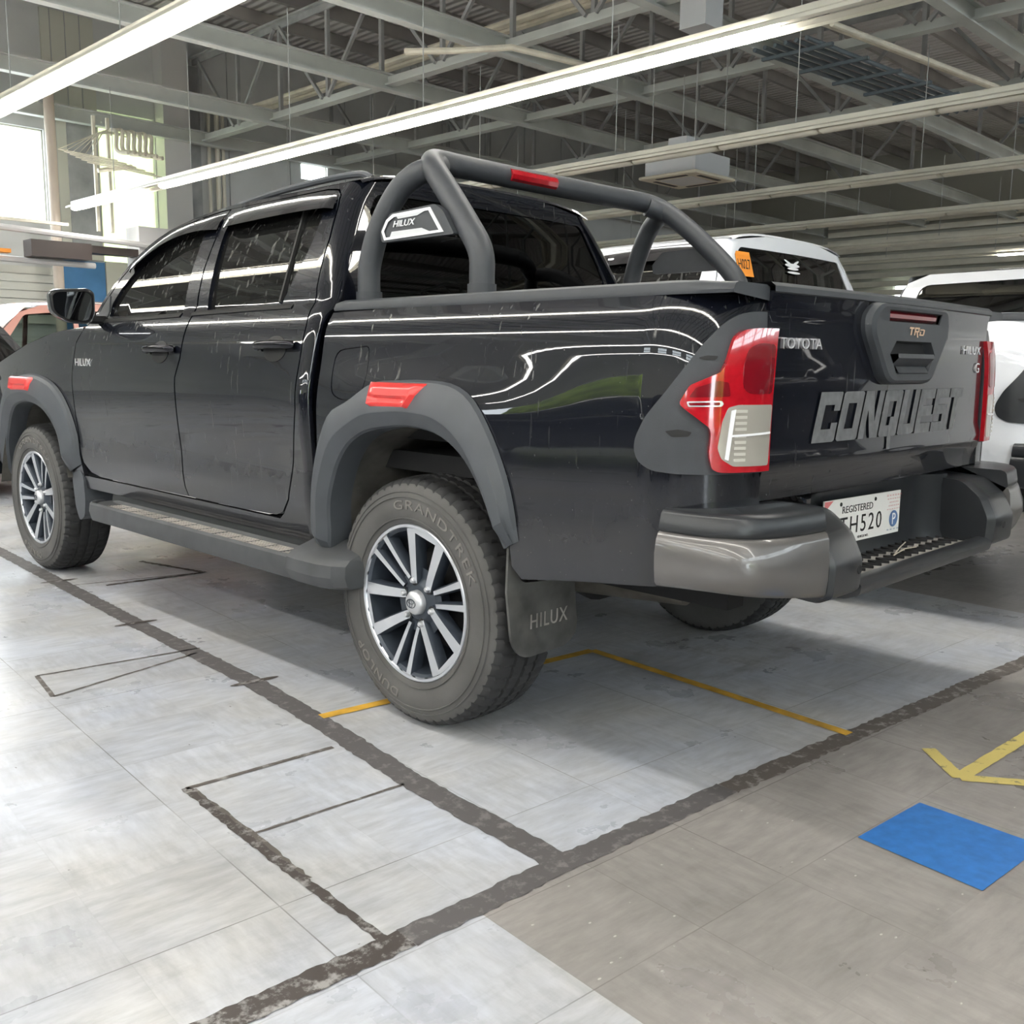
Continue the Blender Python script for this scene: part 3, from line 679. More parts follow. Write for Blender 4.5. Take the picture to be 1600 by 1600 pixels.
M['joint2'] = joint_mat('patchy_residue', (.06, .05, .045), (.30, .29, .28), .50)
M['joint3'] = joint_mat('thin_residue', (.11, .095, .085), (.30, .29, .27), .52)
strip('j', [(-.80, 5.2), (-.885, 3.75), (-1.0, 1.71), (-1.045, .68), (-1.10, .15), (-1.165, -.35), (-1.196, -.88)], .078, M['joint'], jit=.10)
strip('j', [(-2.6, -.805), (-2.01, -.845), (-1.63, -.872)], .066, M['joint2'], .0018); strip('j', [(-1.63, -.872), (-1.196, -.894), (-.586, -.935)], .068, M['joint'], .0018)
strip('j', [(-.586, -.935), (.288, -1.022), (1.166, -1.105), (4, -1.35)], .068, M['joint3'], .0018, .16)
strip('j', [(-1.619, .055), (-1.18, .022)], .017, M['joint3']); strip('j', [(-1.619, .06), (-1.648, -.40), (-1.665, -.85)], .024, M['joint2'], jit=.35)
strip('j', [(-1.625, -.285), (-1.19, -.318)], .010, M['joint3'], jit=.3); strip('j', [(-1.645, -.55), (-1.62, -.20), (-1.612, .04)], .018, M['joint3'], .0012, .4)
strip('j', [(-1.56, 1.28), (-.98, 1.20)], .012, M['joint3'], jit=.3); strip('j', [(-1.60, 1.02), (-1.02, 1.15)], .012, M['joint3'], jit=.3); strip('j', [(-1.56, 1.28), (-1.60, 1.02)], .016, M['joint3'])
for (x, y, a) in ((-1.035, .70, .10), (-1.0, 1.72, .1), (-.93, 2.75, .1)):
    mb = MB(); mb.add([(x + .09 * math.cos(t) , y + .016 * math.sin(t) - .01 * math.cos(t), .0025) for t in [2 * PI * i / 20 for i in range(20)]], [tuple(range(20))], M['joint2']); trim(mb.build('mark'))
strip('j', [(-.30, 2.45), (-.95, 2.62)], .010, M['joint3']); strip('j', [(-.80, 2.50), (-.30, 2.45), (-.42, 2.95)], .030, M['joint2'], jit=.3)
tape = 'worn yellow tape line under the black pickup, '
strip('floor_tape', [(-1.065, .252), (-.809, .216), (-.196, .16), (.114, .126)], .042, M['yellow_tape'], .0025, .04, label=tape + 'running crosswise beneath the rear wheels', cat='floor tape')
strip('floor_tape', [(.114, .126), (.07, -.40), (.018, -.985)], .040, M['yellow_tape'], .0030, .05, label=tape + 'running back towards the rear bumper', cat='floor tape')
ar = thing('floor_arrow', 'worn yellow arrow marking on the grey tiles at the right edge', 'floor arrow', (0, 0, 0))
M['arrow'] = joint_mat('worn_arrow_paint', (.56, .46, .15), (.12, .11, .08), .56)
for pts in ([(.080, -1.200), (-.066, -1.345)], [(-.066, -1.345), (.042, -1.50)], [(-.050, -1.345), (.62, -1.385)]):
    strip('stroke', pts, .042, M['arrow'], .0022 + .0004 * len(ar.children), .06, label='x').parent = ar
for c in ar.children: del c['label']
mb = MB(); mb.add([(-.596, -1.303, .002), (-.632, -1.602, .002), (-.320, -1.630, .002), (-.300, -1.330, .002)], [(0, 1, 2, 3)], M['blue_tile']); tag(mb.build('floor_patch', fix=False), 'square blue vinyl patch on the grey tiles at the lower right', 'floor marking')

# ================================================================ pickup truck
ARCH = .388
def Rear(u, z, off=0.):      # rear wall of the cab, u = -x
    return (-u, yr_cab(z) + .03 * (u / .62) ** 2 - .02 - off, z)
def Gate(u, z, off=0.):      # tailgate skin, u = -x
    y = -1.052 - .022 * (1 - (u / .70) ** 2)
    y += -.010 * sstep(1.24, 1.30, z) + .012 * sstep(.90, .80, z) - .007 * math.exp(-((z - .885) / .03) ** 2)
    return (-u, y - off, z)

def polar(pts, uc, zc=ARCH):
    L = sorted((math.atan2(z - zc, u - uc), math.hypot(u - uc, z - zc)) for u, z in pts)
    def f(phi):
        if phi <= L[0][0]: return L[0][1]
        if phi >= L[-1][0]: return L[-1][1]
        for (a, r), (b, s) in zip(L, L[1:]):
            if phi <= b: return r + (s - r) * (phi - a) / (b - a)
    def g(phi): return (f(phi - .05) + 2 * f(phi) + f(phi + .05)) / 4
    return g
RO = polar([(.500, .50), (.478, .66), (.438, .792), (.389, .9), (.341, .965), (.27, .985), (.20, 1.02), (.153, 1.052), (.02, 1.06), (-.107, 1.063), (-.217, 1.058), (-.29, 1.034), (-.347, .985), (-.387, .926), (-.419, .867), (-.449, .795), (-.471, .678), (-.475, .63)], 0.)
RI = polar([(.385, .50), (.37, .57), (.355, .677), (.324, .742), (.288, .806), (.231, .863), (.162, .898), (.048, .92), (-.094, .928), (-.177, .918), (-.236, .894), (-.296, .853), (-.352, .779), (-.389, .705), (-.42, .639)], 0.)
RM = lambda p: RI(p) + .36 * (RO(p) - RI(p))
FO = polar([(3.60, .55), (3.57, .70), (3.486, .831), (3.375, .921), (3.203, 1.004), (3.03, 1.028), (2.865, 1.031), (2.70, 1.01), (2.615, .985), (2.54, .93), (2.498, .873), (2.468, .80), (2.452, .724), (2.452, .62)], 3.085)
FI = polar([(3.52, .42), (3.492, .479), (3.426, .626), (3.329, .771), (3.196, .861), (3.08, .885), (2.969, .892), (2.85, .88), (2.755, .855), (2.68, .80), (2.639, .745), (2.607, .62), (2.585, .54)], 3.085)

def make_flare(F, ro, ri, uc, p0, p1, parent, refl):
    n = 44; rings = []
    for i in range(n + 1):
        p = p0 + (p1 - p0) * i / n; a, b = ro(p), ri(p); m_ = b + .36 * (a - b)
        e = min(1., min(i, n - i) / 2.5 + .25)
        sec = [(a, .002), (a - .006, .016 * e), (a - .02, .026 * e), ((a + m_) / 2, .036 * e), (m_ + .003, .045 * e), (m_ - .003, .045 * e), ((m_ + b) / 2, .034 * e), (b + .006, .022 * e), (b, .012), (b, -.07)]
        rings.append([F(uc + r * math.cos(p), ARCH + r * math.sin(p), o) for r, o in sec])
    for mir in (0, 1):
        mb = MB(); mb.loft(rings, M['flare'], closed=False)
        fl = mb.build('wheel_arch_flare', parent, mirror=bool(mir), sharp=17)
        # red trim piece let into the top of the flare
        mb = MB(); us = refl; k = []
        def Q(s, t, o):     # s along 0..1, t 0 top..1 bottom
            u0 = us[0] + (us[1] - us[0]) * t; u1 = us[2] + (us[3] - us[2]) * t; u = u0 + (u1 - u0) * s
            ph = math.atan2(us[4] + (us[5] - us[4]) * t - ARCH, u - uc); z = us[4] + (us[5] - us[4]) * t
            return F(u, z, o + .033 + .020 * t)
        nx, ny = 12, 8; v = []; f = []
        for j in range(ny + 1):
            for i in range(nx + 1):
                s, t = i / nx, j / ny; edge = min(i, nx - i, j, ny - j) == 0
                rec = .010 if (.12 < s < .88 and .5 < t < .88) else 0
                v.append(Q(s, t, -.012 if edge else .006 - rec))
        for j in range(ny):
            for i in range(nx): a = j * (nx + 1) + i; f.append((a, a + 1, a + nx + 2, a + nx + 1))
        mb.add(v, f, M['red_trim'], True); mb.build('reflector', fl, mirror=bool(mir), sharp=50)

def make_wheel(x, y, parent, rot, right=False):
    mb = MB(); n = 288
    prof = [(.100, .232), (.122, .246), (.131, .275), (.1325, .305), (.129, .335), (.122, .356), (.116, .366), (.110, .374), (.098, .381), (.082, .3845), (.060, .386), (.052, .386), (.050, .378), (.043, .378), (.041, .387), (.008, .3875), (.006, .379)]
    prof = prof + [(-a, b) for a, b in reversed(prof)]
    V = []
    for i in range(n):
        t = 2 * PI * i / n; c, s = math.cos(t), math.sin(t)
        for (h, r) in prof:
            ah = abs(h)
            if .055 < ah < .120 and r > .36 and (i + (1 if ah > .09 else 0)) % 5 == 0: r -= .007
            if ah <= .052 and r > .385 and (i + 3 + (1 if ah > .02 else 0)) % 5 == 0: r -= .006
            z = max(s * r, -.3862); V.append((h, c * r, z))
    k = len(prof); side = []; tread = []
    for i in range(n):
        for j in range(k - 1):
            a = i * k + j; b = ((i + 1) % n) * k + j; q = (a, a + 1, b + 1, b)
            (side if min(prof[j][1], prof[j + 1][1]) < .366 and max(abs(prof[j][0]), abs(prof[j+1][0])) > .11 else tread).append(q)
    base = mb.add(V, side, M['tire'], True)
    i2 = mb.m(M['tread'])
    for q in tread: mb.f.append(q); mb.mi.append(i2); mb.sm.append(True)
    for rr, hh in ((.327, .1325), (.262, .130), (.343, .1285)):
        mb.lathe([(-hh + .001, rr - .0025), (-hh - .0015, rr - .001), (-hh - .0015, rr + .001), (-hh + .001, rr + .0025)], M['tire'], 96)
    w = mb.build('wheel', parent, mirror=right, sharp=30)
    w.location = (x, y, ARCH)
    R = math.radians
    rb = MB()
    rb.lathe([(-.119, .246), (-.124, .242), (-.123, .234), (-.118, .231)], M['alloy'], 96)
    rb.lathe([(-.118, .231), (-.110, .222), (-.070, .214), (.09, .205), (.10, .235)], M['alloy_dark'], 72)
    rb.lathe([(.03, 0.), (.03, .17), (.05, .17)], M['dark'], 48)
    rb.lathe([(-.02, .145), (-.02, .06)], M['dark'], 48)
    def spoke(a0, lat0, lat1, w0, w1, r0, r1, depth=.040):
        rings = []; K = 7
        for i in range(K + 1):
            t = i / K; r = r0 + (r1 - r0) * t; lat = lat0 + (lat1 - lat0) * (t ** 1.15); w_ = w0 + (w1 - w0) * t ** 1.4
            xf = -.097 - .022 * t ** .8 + (.0 if t < 1 else 0)
            ca, sa = math.cos(a0), math.sin(a0)
            def p(l, xx): return (xx, -(r * ca - l * sa), r * sa + l * ca)
            rings.append([p(lat - w_ / 2, xf), p(lat + w_ / 2, xf), p(lat + w_ / 2 + .006, xf + .014), p(lat + w_ / 2 + .004, xf + depth), p(lat - w_ / 2 - .004, xf + depth), p(lat - w_ / 2 - .006, xf + .014)])
        nn = 6
        for i in range(K):
            for q in range(nn):
                j = (q + 1) % nn
                rb.add([rings[i][q], rings[i][j], rings[i + 1][j], rings[i + 1][q]], [(0, 1, 2, 3)], M['alloy'] if q == 0 else M['alloy_dark'])
        rb.add(rings[0], [tuple(range(6))], M['alloy_dark']); rb.add(rings[-1], [tuple(range(6))], M['alloy'])
    for kk in range(3):
        a = R(75 + rot + 120 * kk)
        for sg in (-1, 1): spoke(a, sg * .031, sg * .073, .026, .042, .045, .234)
        # sunk web between the two arms
        rb.add([(-.085, -(r * math.cos(a) - l * math.sin(a)), r * math.sin(a) + l * math.cos(a)) for r, l in ((.05, -.03), (.05, .03), (.105, .030), (.105, -.030))], [(0, 1, 2, 3)], M['alloy_dark'])
        rb.add([(-.1185, -(r * math.cos(a) - l * math.sin(a)), r * math.sin(a) + l * math.cos(a)) for r, l in ((.214, -.055), (.214, .055), (.234, .06), (.234, -.06))], [(0, 1, 2, 3)], M['alloy'])
        a2 = R(15 + rot + 120 * kk)
        for sg in (-1, 1): spoke(a2, sg * .020, sg * .036, .013, .021, .078, .234)
        rb.add([(-.088, -(r * math.cos(a2) - l * math.sin(a2)), r * math.sin(a2) + l * math.cos(a2)) for r, l in ((.045, -.03), (.045, .03), (.10, .022), (.10, -.022))], [(0, 1, 2, 3)], M['alloy_dark'])
    rb.lathe([(-.098, 0.), (-.099, .050), (-.096, .058), (-.080, .080), (-.04, .082)], M['alloy_dark'], 48)
    rim = rb.build('rim', w, mirror=right, sharp=30)
    cb = MB(); cb.lathe([(-.127, 0.), (-.1265, .020), (-.123, .031), (-.114, .0375), (-.098, .038)], M['cap'], 40)
    def ell(cy, cz, ry, rz, wd):
        pts = [(-.1275, cy + ry * math.cos(t), cz + rz * math.sin(t)) for t in [2 * PI * i / 28 for i in range(29)]]; cb.tube(pts, wd, M['alloy_dark'], 6, False)
    ell(0, 0, .020, .0135, .0012); ell(0, 0, .006, .0130, .001); ell(0, .005, .014, .0065, .001)
    cb.build('centre_cap', w, mirror=right)
    for kk in range(6):
        a = R(45 + rot + 60 * kk); nb = MB(); c = (0, -.068 * math.cos(a), .068 * math.sin(a))
        nb.lathe([(-.112, 0.), (-.112, .006), (-.107, .0095), (-.090, .0098)], M['cap'], 6, c=c, smooth=False)
        nb.lathe([(-.0985, .0105), (-.0985, .017)], M['dark'], 20, c=c)
        nb.build('lug_nut', w, mirror=right)
    if not right:
        def wp(a0, rad):
            def f(a, b, d):
                th = a0 - a / rad; r = rad + b; return (-.1325 - d * .9, -r * math.cos(th), r * math.sin(th))
            return f
        lettering('sidewall_lettering', 'GRANDTREK', M['tire_letter'], w, (0, -1, 0), (0, 0, 1), (0, 0, 0), .44, .028, .0025, warp=wp(R(62 + rot * .5), .303), spacing=1.15)
        lettering('sidewall_lettering', 'DUNLOP', M['tire_letter'], w, (0, -1, 0), (0, 0, 1), (0, 0, 0), .24, .028, .0025, warp=wp(R(236 + rot * .5), .303), spacing=1.1)
    return w

STROKES = {  # block letters: quads in a unit box
 'C': [[(0,0),(.30,0),(.30,1),(0,1)],[(.30,.74),(1,.74),(1,.98),(.94,1),(.30,1)],[(.30,0),(.92,0),(1,.04),(1,.26),(.30,.26)],[(.72,.62),(1,.62),(1,.74),(.72,.74)],[(.72,.26),(1,.26),(1,.38),(.72,.38)]],
 'O': [[(0,.04),(.08,0),(.30,0),(.30,1),(.08,1),(0,.96)],[(.70,0),(.92,0),(1,.04),(1,.96),(.92,1),(.70,1)],[(.30,.76),(.70,.76),(.70,1),(.30,1)],[(.30,0),(.70,0),(.70,.24),(.30,.24)]],
 'N': [[(0,0),(.28,0),(.28,1),(0,1)],[(.72,0),(1,0),(1,1),(.72,1)],[(.28,1),(.28,.60),(.60,0),(.72,0),(.72,.34),(.42,1)]],
 'Q': [[(0,.04),(.08,0),(.30,0),(.30,1),(.08,1),(0,.96)],[(.70,0),(.92,0),(1,.04),(1,.96),(.92,1),(.70,1)],[(.30,.76),(.70,.76),(.70,1),(.30,1)],[(.30,0),(.70,0),(.70,.24),(.30,.24)],[(.50,-.28),(.70,-.28),(.70,.42),(.50,.42)]],
 'U': [[(0,.04),(.08,0),(.30,0),(.30,1),(0,1)],[(.70,0),(1,.04),(1,1),(.70,1)],[(.30,0),(.70,0),(.70,.24),(.30,.24)]],
 'E': [[(0,0),(.30,0),(.30,1),(0,1)],[(.30,.78),(1,.78),(1,1),(.30,1)],[(.30,.38),(.96,.38),(.96,.62),(.30,.62)],[(.30,0),(1,0),(1,.22),(.30,.22)]],
 'S': [[(0,.40),(.30,.40),(.30,1),(0,1)],[(.30,.78),(1,.78),(1,1),(.30,1)],[(.30,.40),(1,.40),(1,.62),(.30,.62)],[(.70,0),(1,0),(1,.40),(.70,.40)],[(0,0),(.70,0),(.70,.22),(0,.22)]],
 'T': [[(0,.78),(1,.78),(1,1),(0,1)],[(.35,0),(.65,0),(.65,.78),(.35,.78)]],
 'R': [[(0,0),(.26,0),(.26,1),(0,1)],[(.26,.78),(1,.78),(1,1),(.26,1)],[(.74,.40),(1,.40),(1,.78),(.74,.78)],[(.26,.40),(.74,.40),(.74,.58),(.26,.58)],[(.45,.40),(.72,.40),(1,-.25),(.75,-.25)]],
 'D': [[(0,0),(.26,0),(.26,.62),(0,.62)],[(0,.8),(.85,.8),(1,.7),(.74,1),(0,1)],[(.74,.1),(1,.25),(1,.9),(.74,1)],[(.0,0),(.85,0),(1,.2),(.3,.2)]]}

def build_truck(root, accents):
    """all parts of the pickup under root; accents: sports bar, lettering and the things only the black truck shows"""
    P = M['paint']
    def pn(name, F, o, m, par=root, **k): return panel(name, F, o, m, par, **k)
    # ------------- cab sides
    arc = lambda r, uc, a0, a1, n, d=.0: [(uc + (r(a0 + (a1 - a0) * i / n) + d) * math.cos(a0 + (a1 - a0) * i / n), ARCH + (r(a0 + (a1 - a0) * i / n) + d) * math.sin(a0 + (a1 - a0) * i / n)) for i in range(n + 1)]
    fl = [(2.451, .565), (2.451, .875), (2.449, 1.10), (2.443, 1.19), (2.40, 1.245), (2.41, 1.255), (2.50, 1.252), (2.75, 1.235), (3.10, 1.18), (3.55, 1.08), (3.95, .95), (4.02, .60), (3.62, .45)] + arc(FI, 3.085, .12, 2.86, 22, .03) + [(2.52, .50), (2.47, .50)]
    pn('front_fender', Scab, fl, P, step=.045)
    door_top_f = [(2.36, 1.268), (2.29, 1.36), (2.20, 1.47), (2.10, 1.555), (1.98, 1.62), (1.85, 1.668), (1.70, 1.700), (1.55, 1.716), (1.484, 1.718)]
    fglass = round_poly([(2.205, 1.300), (2.215, 1.345), (2.163, 1.420), (2.058, 1.515), (1.935, 1.588), (1.781, 1.640), (1.66, 1.662), (1.565, 1.668), (1.537, 1.48), (1.500, 1.290)], [.02, .03, .01, .01, .01, .01, .01, .03, 0, .02])
    fd = [(1.417, .568), (1.967, .566), (2.27, .570), (2.36, .585), (2.42, .625), (2.440, .693), (2.442, .875), (2.444, 1.053), (2.438, 1.18), (2.395, 1.24)] + door_top_f + [(1.453, 1.628), (1.440, 1.468), (1.396, 1.267), (1.406, 1.118), (1.436, 1.043), (1.438, .815), (1.434, .608)]
    for o in pn('front_door', Scab, fd, P, holes=[fglass]):
        s = -1 if o.data.vertices[0].co.x < 0 else 1
        g = pn('door_glass', Scab, fglass, M['glass'], o, off=-.016, thick=.002, step=.05, mirror=False)[0]
        if s > 0: g.scale = (-1, 1, 1)
        door_bits(o, s, 1.44, 1.69, 1.150, fglass)
    rglass = round_poly([(1.312, 1.303), (1.395, 1.62), (1.392, 1.672), (.78, 1.682), (.715, 1.63), (.710, 1.52), (.722, 1.46), (.772, 1.335), (.80, 1.318)], [.015, .02, .03, .04, .04, .02, .02, .02, .03])
    rd = [(1.411, .568), (.984, .566), (.760, .572), (.712, .588), (.662, .640), (.612, .778), (.568, .954), (.560, 1.122), (.558, 1.229), (.592, 1.36), (.617, 1.532), (.650, 1.642), (.675, 1.685), (.72, 1.712), (.80, 1.722), (1.474, 1.722), (1.443, 1.628), (1.430, 1.468), (1.385, 1.267), (1.396, 1.118), (1.427, 1.043), (1.428, .815), (1.425, .608)]
    for o in pn('rear_door', Scab, rd, P, holes=[rglass]):
        s = -1 if o.data.vertices[0].co.x < 0 else 1
        g = pn('door_glass', Scab, rglass, M['glass'], o, off=-.016, thick=.002, step=.05, mirror=False)[0]
        if s > 0: g.scale = (-1, 1, 1)
        d = MB(); a, b = Scab(.792, 1.315, .0), Scab(.862, 1.675, .0); d.bar(a, b, .012, .016, M['rubber'], (1, 0, 0)); q = d.build('window_divider', o)
        if s > 0: q.scale = (-1, 1, 1)
        door_bits(o, s, .59, .83, 1.162, rglass)
    quarter = [(.740, .560), (2.445, .560), (2.445, .50), (.483, .50), (.483, .60), (.483, 1.22), (.477, 1.33), (.502, 1.47), (.54, 1.60), (.575, 1.74), (1.51, 1.742), (1.70, 1.722), (1.86, 1.690), (2.0, 1.642), (2.12, 1.575), (2.22, 1.49), (2.32, 1.375), (2.395, 1.27), (2.372, 1.265), (2.30, 1.363), (2.207, 1.475), (2.107, 1.562), (1.984, 1.627), (1.853, 1.675), (1.70, 1.706), (1.55, 1.723), (.80, 1.728), (.715, 1.718), (.669, 1.689), (.643, 1.645), (.610, 1.532), (.585, 1.36), (.551, 1.230), (.553, 1.122), (.561, .954), (.605, .776), (.655, .636), (.706, .582)]
    pn('cab_side', Scab, quarter, P, step=.03)
    # ------------- roof, windscreen, bonnet
    ze = [(.3, 1.742), (1.35, 1.742), (1.51, 1.740), (1.70, 1.722), (1.86, 1.690), (2.0, 1.642), (2.12, 1.575), (2.22, 1.49), (2.32, 1.375), (2.40, 1.27)]
    def rr(y, inset=0., lift=0.):
        z0 = lerp_tab(ze, y); w = Wcab(y, z0); cr = .048 - .020 * sstep(1.5, 2.1, y); g = []
        for i in range(25):
            t = -1 + i / 12; tt = t * (1 - inset); g.append((w * tt, y + .10 * sstep(1.6, 2.4, y) * (1 - tt * tt), z0 + lift + cr * (1 - abs(tt) ** 3.2) ** .75))
        return g
    mb = MB(); ys = [.615, .625, .65, .70, .8, .95, 1.1, 1.25, 1.4, 1.51, 1.6, 1.7, 1.78, 1.86, 1.93, 2.0, 2.06, 2.12, 2.17, 2.22, 2.27, 2.32, 2.36, 2.40]
    rings = [[(a, b, c - (.012 if i == 0 else 0)) for a, b, c in rr(y)] for i, y in enumerate(ys)]
    mb.loft(rings, P, closed=False); mb.build('roof', root, sharp=50)
    mb = MB(); mb.loft([rr(y, .10, .003) for y in [1.80, 1.86, 1.93, 2.0, 2.06, 2.12, 2.17, 2.22, 2.27, 2.32, 2.36, 2.39]], M['glass_clean'], closed=False); mb.build('windscreen', root)
    for s in ((-1, 1) if accents else ()):   # roof rails
        mb = MB(); pts = [(s * .50, .70, 1.768), (s * .505, .76, 1.790), (s * .51, .95, 1.794), (s * .51, 1.3, 1.786), (s * .505, 1.62, 1.765), (s * .50, 1.68, 1.752)]
        mb.tube(catmull(pts, 4, False), .013, M['flare'], 8); mb.build('roof_rail', root)
    mb = MB(); hz = [(2.41, 1.255), (2.50, 1.252), (2.75, 1.235), (3.10, 1.18), (3.55, 1.08), (3.95, .95), (4.10, .86)]
    rings = []
    for y in [2.41, 2.5, 2.62, 2.75, 2.9, 3.1, 3.3, 3.5, 3.7, 3.85, 3.95, 4.03]:
        z0 = lerp_tab(hz, y); w = Wcab(y, z0); g = []
        for i in range(17): t = -1 + i / 8; g.append((w * t, y + .14 * (1 - t * t) * sstep(3.4, 4., y), z0 + .060 * (1 - abs(t) ** 2.4) ** .8))
        rings.append(g)
    mb.loft(rings, P, closed=False); mb.build('bonnet', root, sharp=50)
    mb = MB(); g0 = rings[-1]; g1 = [(x * 1.0, y + .03, .60) for x, y, z in g0]; g2 = [(x * .97, y - .02, .42) for x, y, z in g0]; mb.loft([g0, g1, g2], P, closed=False); mb.build('front_bumper', root)
    # ------------- rear wall of cab with window
    RX = lambda z: Wcab(.6, z) - Rcab(z) - .002
    gl = round_poly([(-.632, 1.325), (.632, 1.325), (.655, 1.40), (.640, 1.52), (.575, 1.655), (.545, 1.700), (-.545, 1.700), (-.575, 1.655), (-.640, 1.52), (-.655, 1.40)], [.03, .03, .02, .04, .04, .03, .03, .04, .04, .02])
    lo = [(-RX(z), z) for z in (.85, 1.1, 1.25, 1.35, 1.5, 1.6, 1.68, 1.742)]; hi = [(RX(z), z) for z in (1.742, 1.68, 1.6, 1.5, 1.35, 1.25, 1.1, .85)]
    o = pn('cab_rear_wall', Rear, lo + [(-.3, 1.772), (0, 1.778), (.3, 1.772)] + hi, P, holes=[gl], mirror=False, step=.05)[0]
    pn('rear_window', Rear, gl, M['glass_clean'], o, off=-.006, thick=.002, mirror=False, step=.08)
    if accents:
        mb = MB(); mb.box((-.515, .555, 1.655), (.035, .004, .045), M['orange']); mb.build('sticker', o)
    # ------------- interior
    for sx in (-.36, .36):
        for sy in (1.75, .95):
            mb = MB(); mb.box((sx, sy, .86), (.52, .52, .18), M['seat'], bev=.03); mb.box((sx, sy - .26, 1.14), (.50, .14, .58), M['seat'], bev=.04)
            mb.box((sx, sy - .30, 1.50), (.27, .10, .20), M['seat'], bev=.035); mb.build('seat', root)
    mb = MB(); mb.box((0, 2.28, 1.10), (1.5, .30, .26), M['seat'], bev=.05); mb.build('dashboard', root)
    mb = MB(); mb.box((0, 1.5, .62), (1.66, 1.9, .10), M['dark']); mb.box((0, 2.52, .85), (1.6, .04, .6), M['dark']); mb.box((0, .585, .88), (1.56, .02, .70), M['dark']); mb.build('cab_floor', root)
    # ------------- load bed
    bs = [(.436, 1.27), (.436, 1.164), (.438, 1.041), (.440, .831), (.444, .65), (.446, .50), (.42, .49)] + arc(RI, 0., .26, 2.56, 24, .03) + [(-.443, .575), (-.475, .544), (-.659, .568), (-.95, .60), (-1.0, .63), (-1.0, .70), (-1.06, .775), (-1.185, .785), (-1.192, 1.0), (-1.19, 1.275), (-1.10, 1.275), (-.9, 1.278), (-.4, 1.280), (.05, 1.277)]
    fuel = round_poly([(.366, 1.150), (.19, 1.164), (.182, 1.08), (.192, 1.02), (.225, .996), (.30, .994), (.356, 1.01), (.368, 1.06)], [.045, .02, .02, .02, .02, .02, .025, .03])
    lbs = pn('bed_side', Sbed, bs, P, holes=[fuel], step=.03)
    sm = [(u + (.003 if u < .275 else -.003), z + (.003 if z < 1.08 else -.003)) for u, z in fuel]
    panel('fuel_door', Sbed, sm, P, lbs[0], off=-.001, mirror=False, thick=.01)
    panel('fuel_door_backing', Sbed, fuel, M['rubber'], lbs[0], off=-.012, mirror=False, thick=.002)
    panel('fuel_door_backing', Sbed, fuel, P, lbs[1], off=-.001, mirror=False, thick=.01).pop().scale = (-1, 1, 1)
    garn = round_poly([(-1.188, 1.240), (-1.103, 1.239), (-1.065, 1.232), (-1.035, 1.214), (-.994, 1.165), (-.946, 1.093), (-.92, 1.055), (-.874, .995), (-.850, .945), (-.848, .915), (-.862, .890), (-.895, .873), (-.95, .868), (-1.024, .868), (-1.188, .868)], .012, 2)
    lamp = round_poly([(-1.186, 1.202), (-1.111, 1.201), (-1.075, 1.197), (-1.056, 1.180), (-1.047, 1.132), (-1.036, 1.102), (-1.00, 1.085), (-.972, 1.071), (-.952, 1.029), (-.975, 1.010), (-1.018, .976), (-1.022, .959), (-1.018, .915), (-1.027, .880), (-1.045, .874), (-1.186, .872)], [0, .02, .02, .01, .008, .01, .01, .006, .01, .01, .006, .01, .02, .01, .008, 0], 3)
    gs = pn('lamp_surround', Sbed, garn, M['bumper_black'] if not accents else M['matte'], off=.008, thick=.012, holes=[], step=.03)
    for o in gs:
        for sl in ([(-.985, 1.133), (-1.003, 1.138), (-1.029, 1.137), (-1.024, 1.128), (-.998, 1.128)], [(-.924, .966), (-.954, .971), (-.984, .965), (-.976, .955), (-.94, .953)]):
            q = panel('vent_slot', Sbed, round_poly(sl, .004, 2), M['rubber'], o, off=.0095, thick=.002, mirror=False)[0]
            if o.data.vertices[0].co.x > 0: q.scale = (-1, 1, 1)
    def lens(nm, poly, m, par, off, r=.006, th=.012):
        q = panel(nm, Sbed, round_poly(poly, r, 2), m, par, off=off, thick=th, mirror=False, step=.02)[0]
        if par.data.vertices[0].co.x > 0: q.scale = (-1, 1, 1)
    for o in pn('tail_lamp', Sbed, lamp, M['red'], off=.022, thick=.03, step=.02):
        lens('brake_lens', [(-1.178, 1.165), (-1.12, 1.168), (-1.092, 1.155), (-1.083, 1.12), (-1.086, 1.065), (-1.105, 1.052), (-1.178, 1.052)], M['red_dark'], o, .0235, .012, .004)
        lens('lens_bar', [(-.985, 1.066), (-1.03, 1.082), (-1.052, 1.078), (-1.058, 1.047), (-.972, 1.044)], M['red_dark'], o, .0235, .004, .004)
        lens('lens_bar', [(-.968, 1.035), (-1.040, 1.037), (-1.045, 1.030), (-1.04, 1.024), (-.972, 1.023)], M['chrome'], o, .0235, .003, .004)
        lens('lens_bar', [(-.972, 1.032), (-1.036, 1.034), (-1.036, 1.027), (-.975, 1.026)], M['red_dark'], o, .0250, .002, .003)
        lens('reversing_lens', [(-1.055, 1.022), (-1.078, 1.028), (-1.182, 1.027), (-1.180, .95), (-1.176, .886), (-1.072, .888), (-1.045, .905), (-1.036, .93), (-1.044, .99)], M['clear'], o, .0235, .006, .005)
        for k in range(9):
            z0 = .899 + k * .0135 + (.003 if k > 4 else 0)
            lens('lens_rib', [(-1.072, z0), (-1.10, z0), (-1.10, z0 + .007), (-1.072, z0 + .007)], M['clear2'], o, .0255, .001, .002)
        lens('lens_rib', [(-1.058, .96), (-1.176, .965), (-1.176, .960), (-1.058, .955)], M['white_print'], o, .0265, .001, .002)
        lens('lens_rib', [(-1.052, .905), (-1.060, .902), (-1.072, 1.018), (-1.062, 1.015)], M['white_print'], o, .0260, .001, .002)
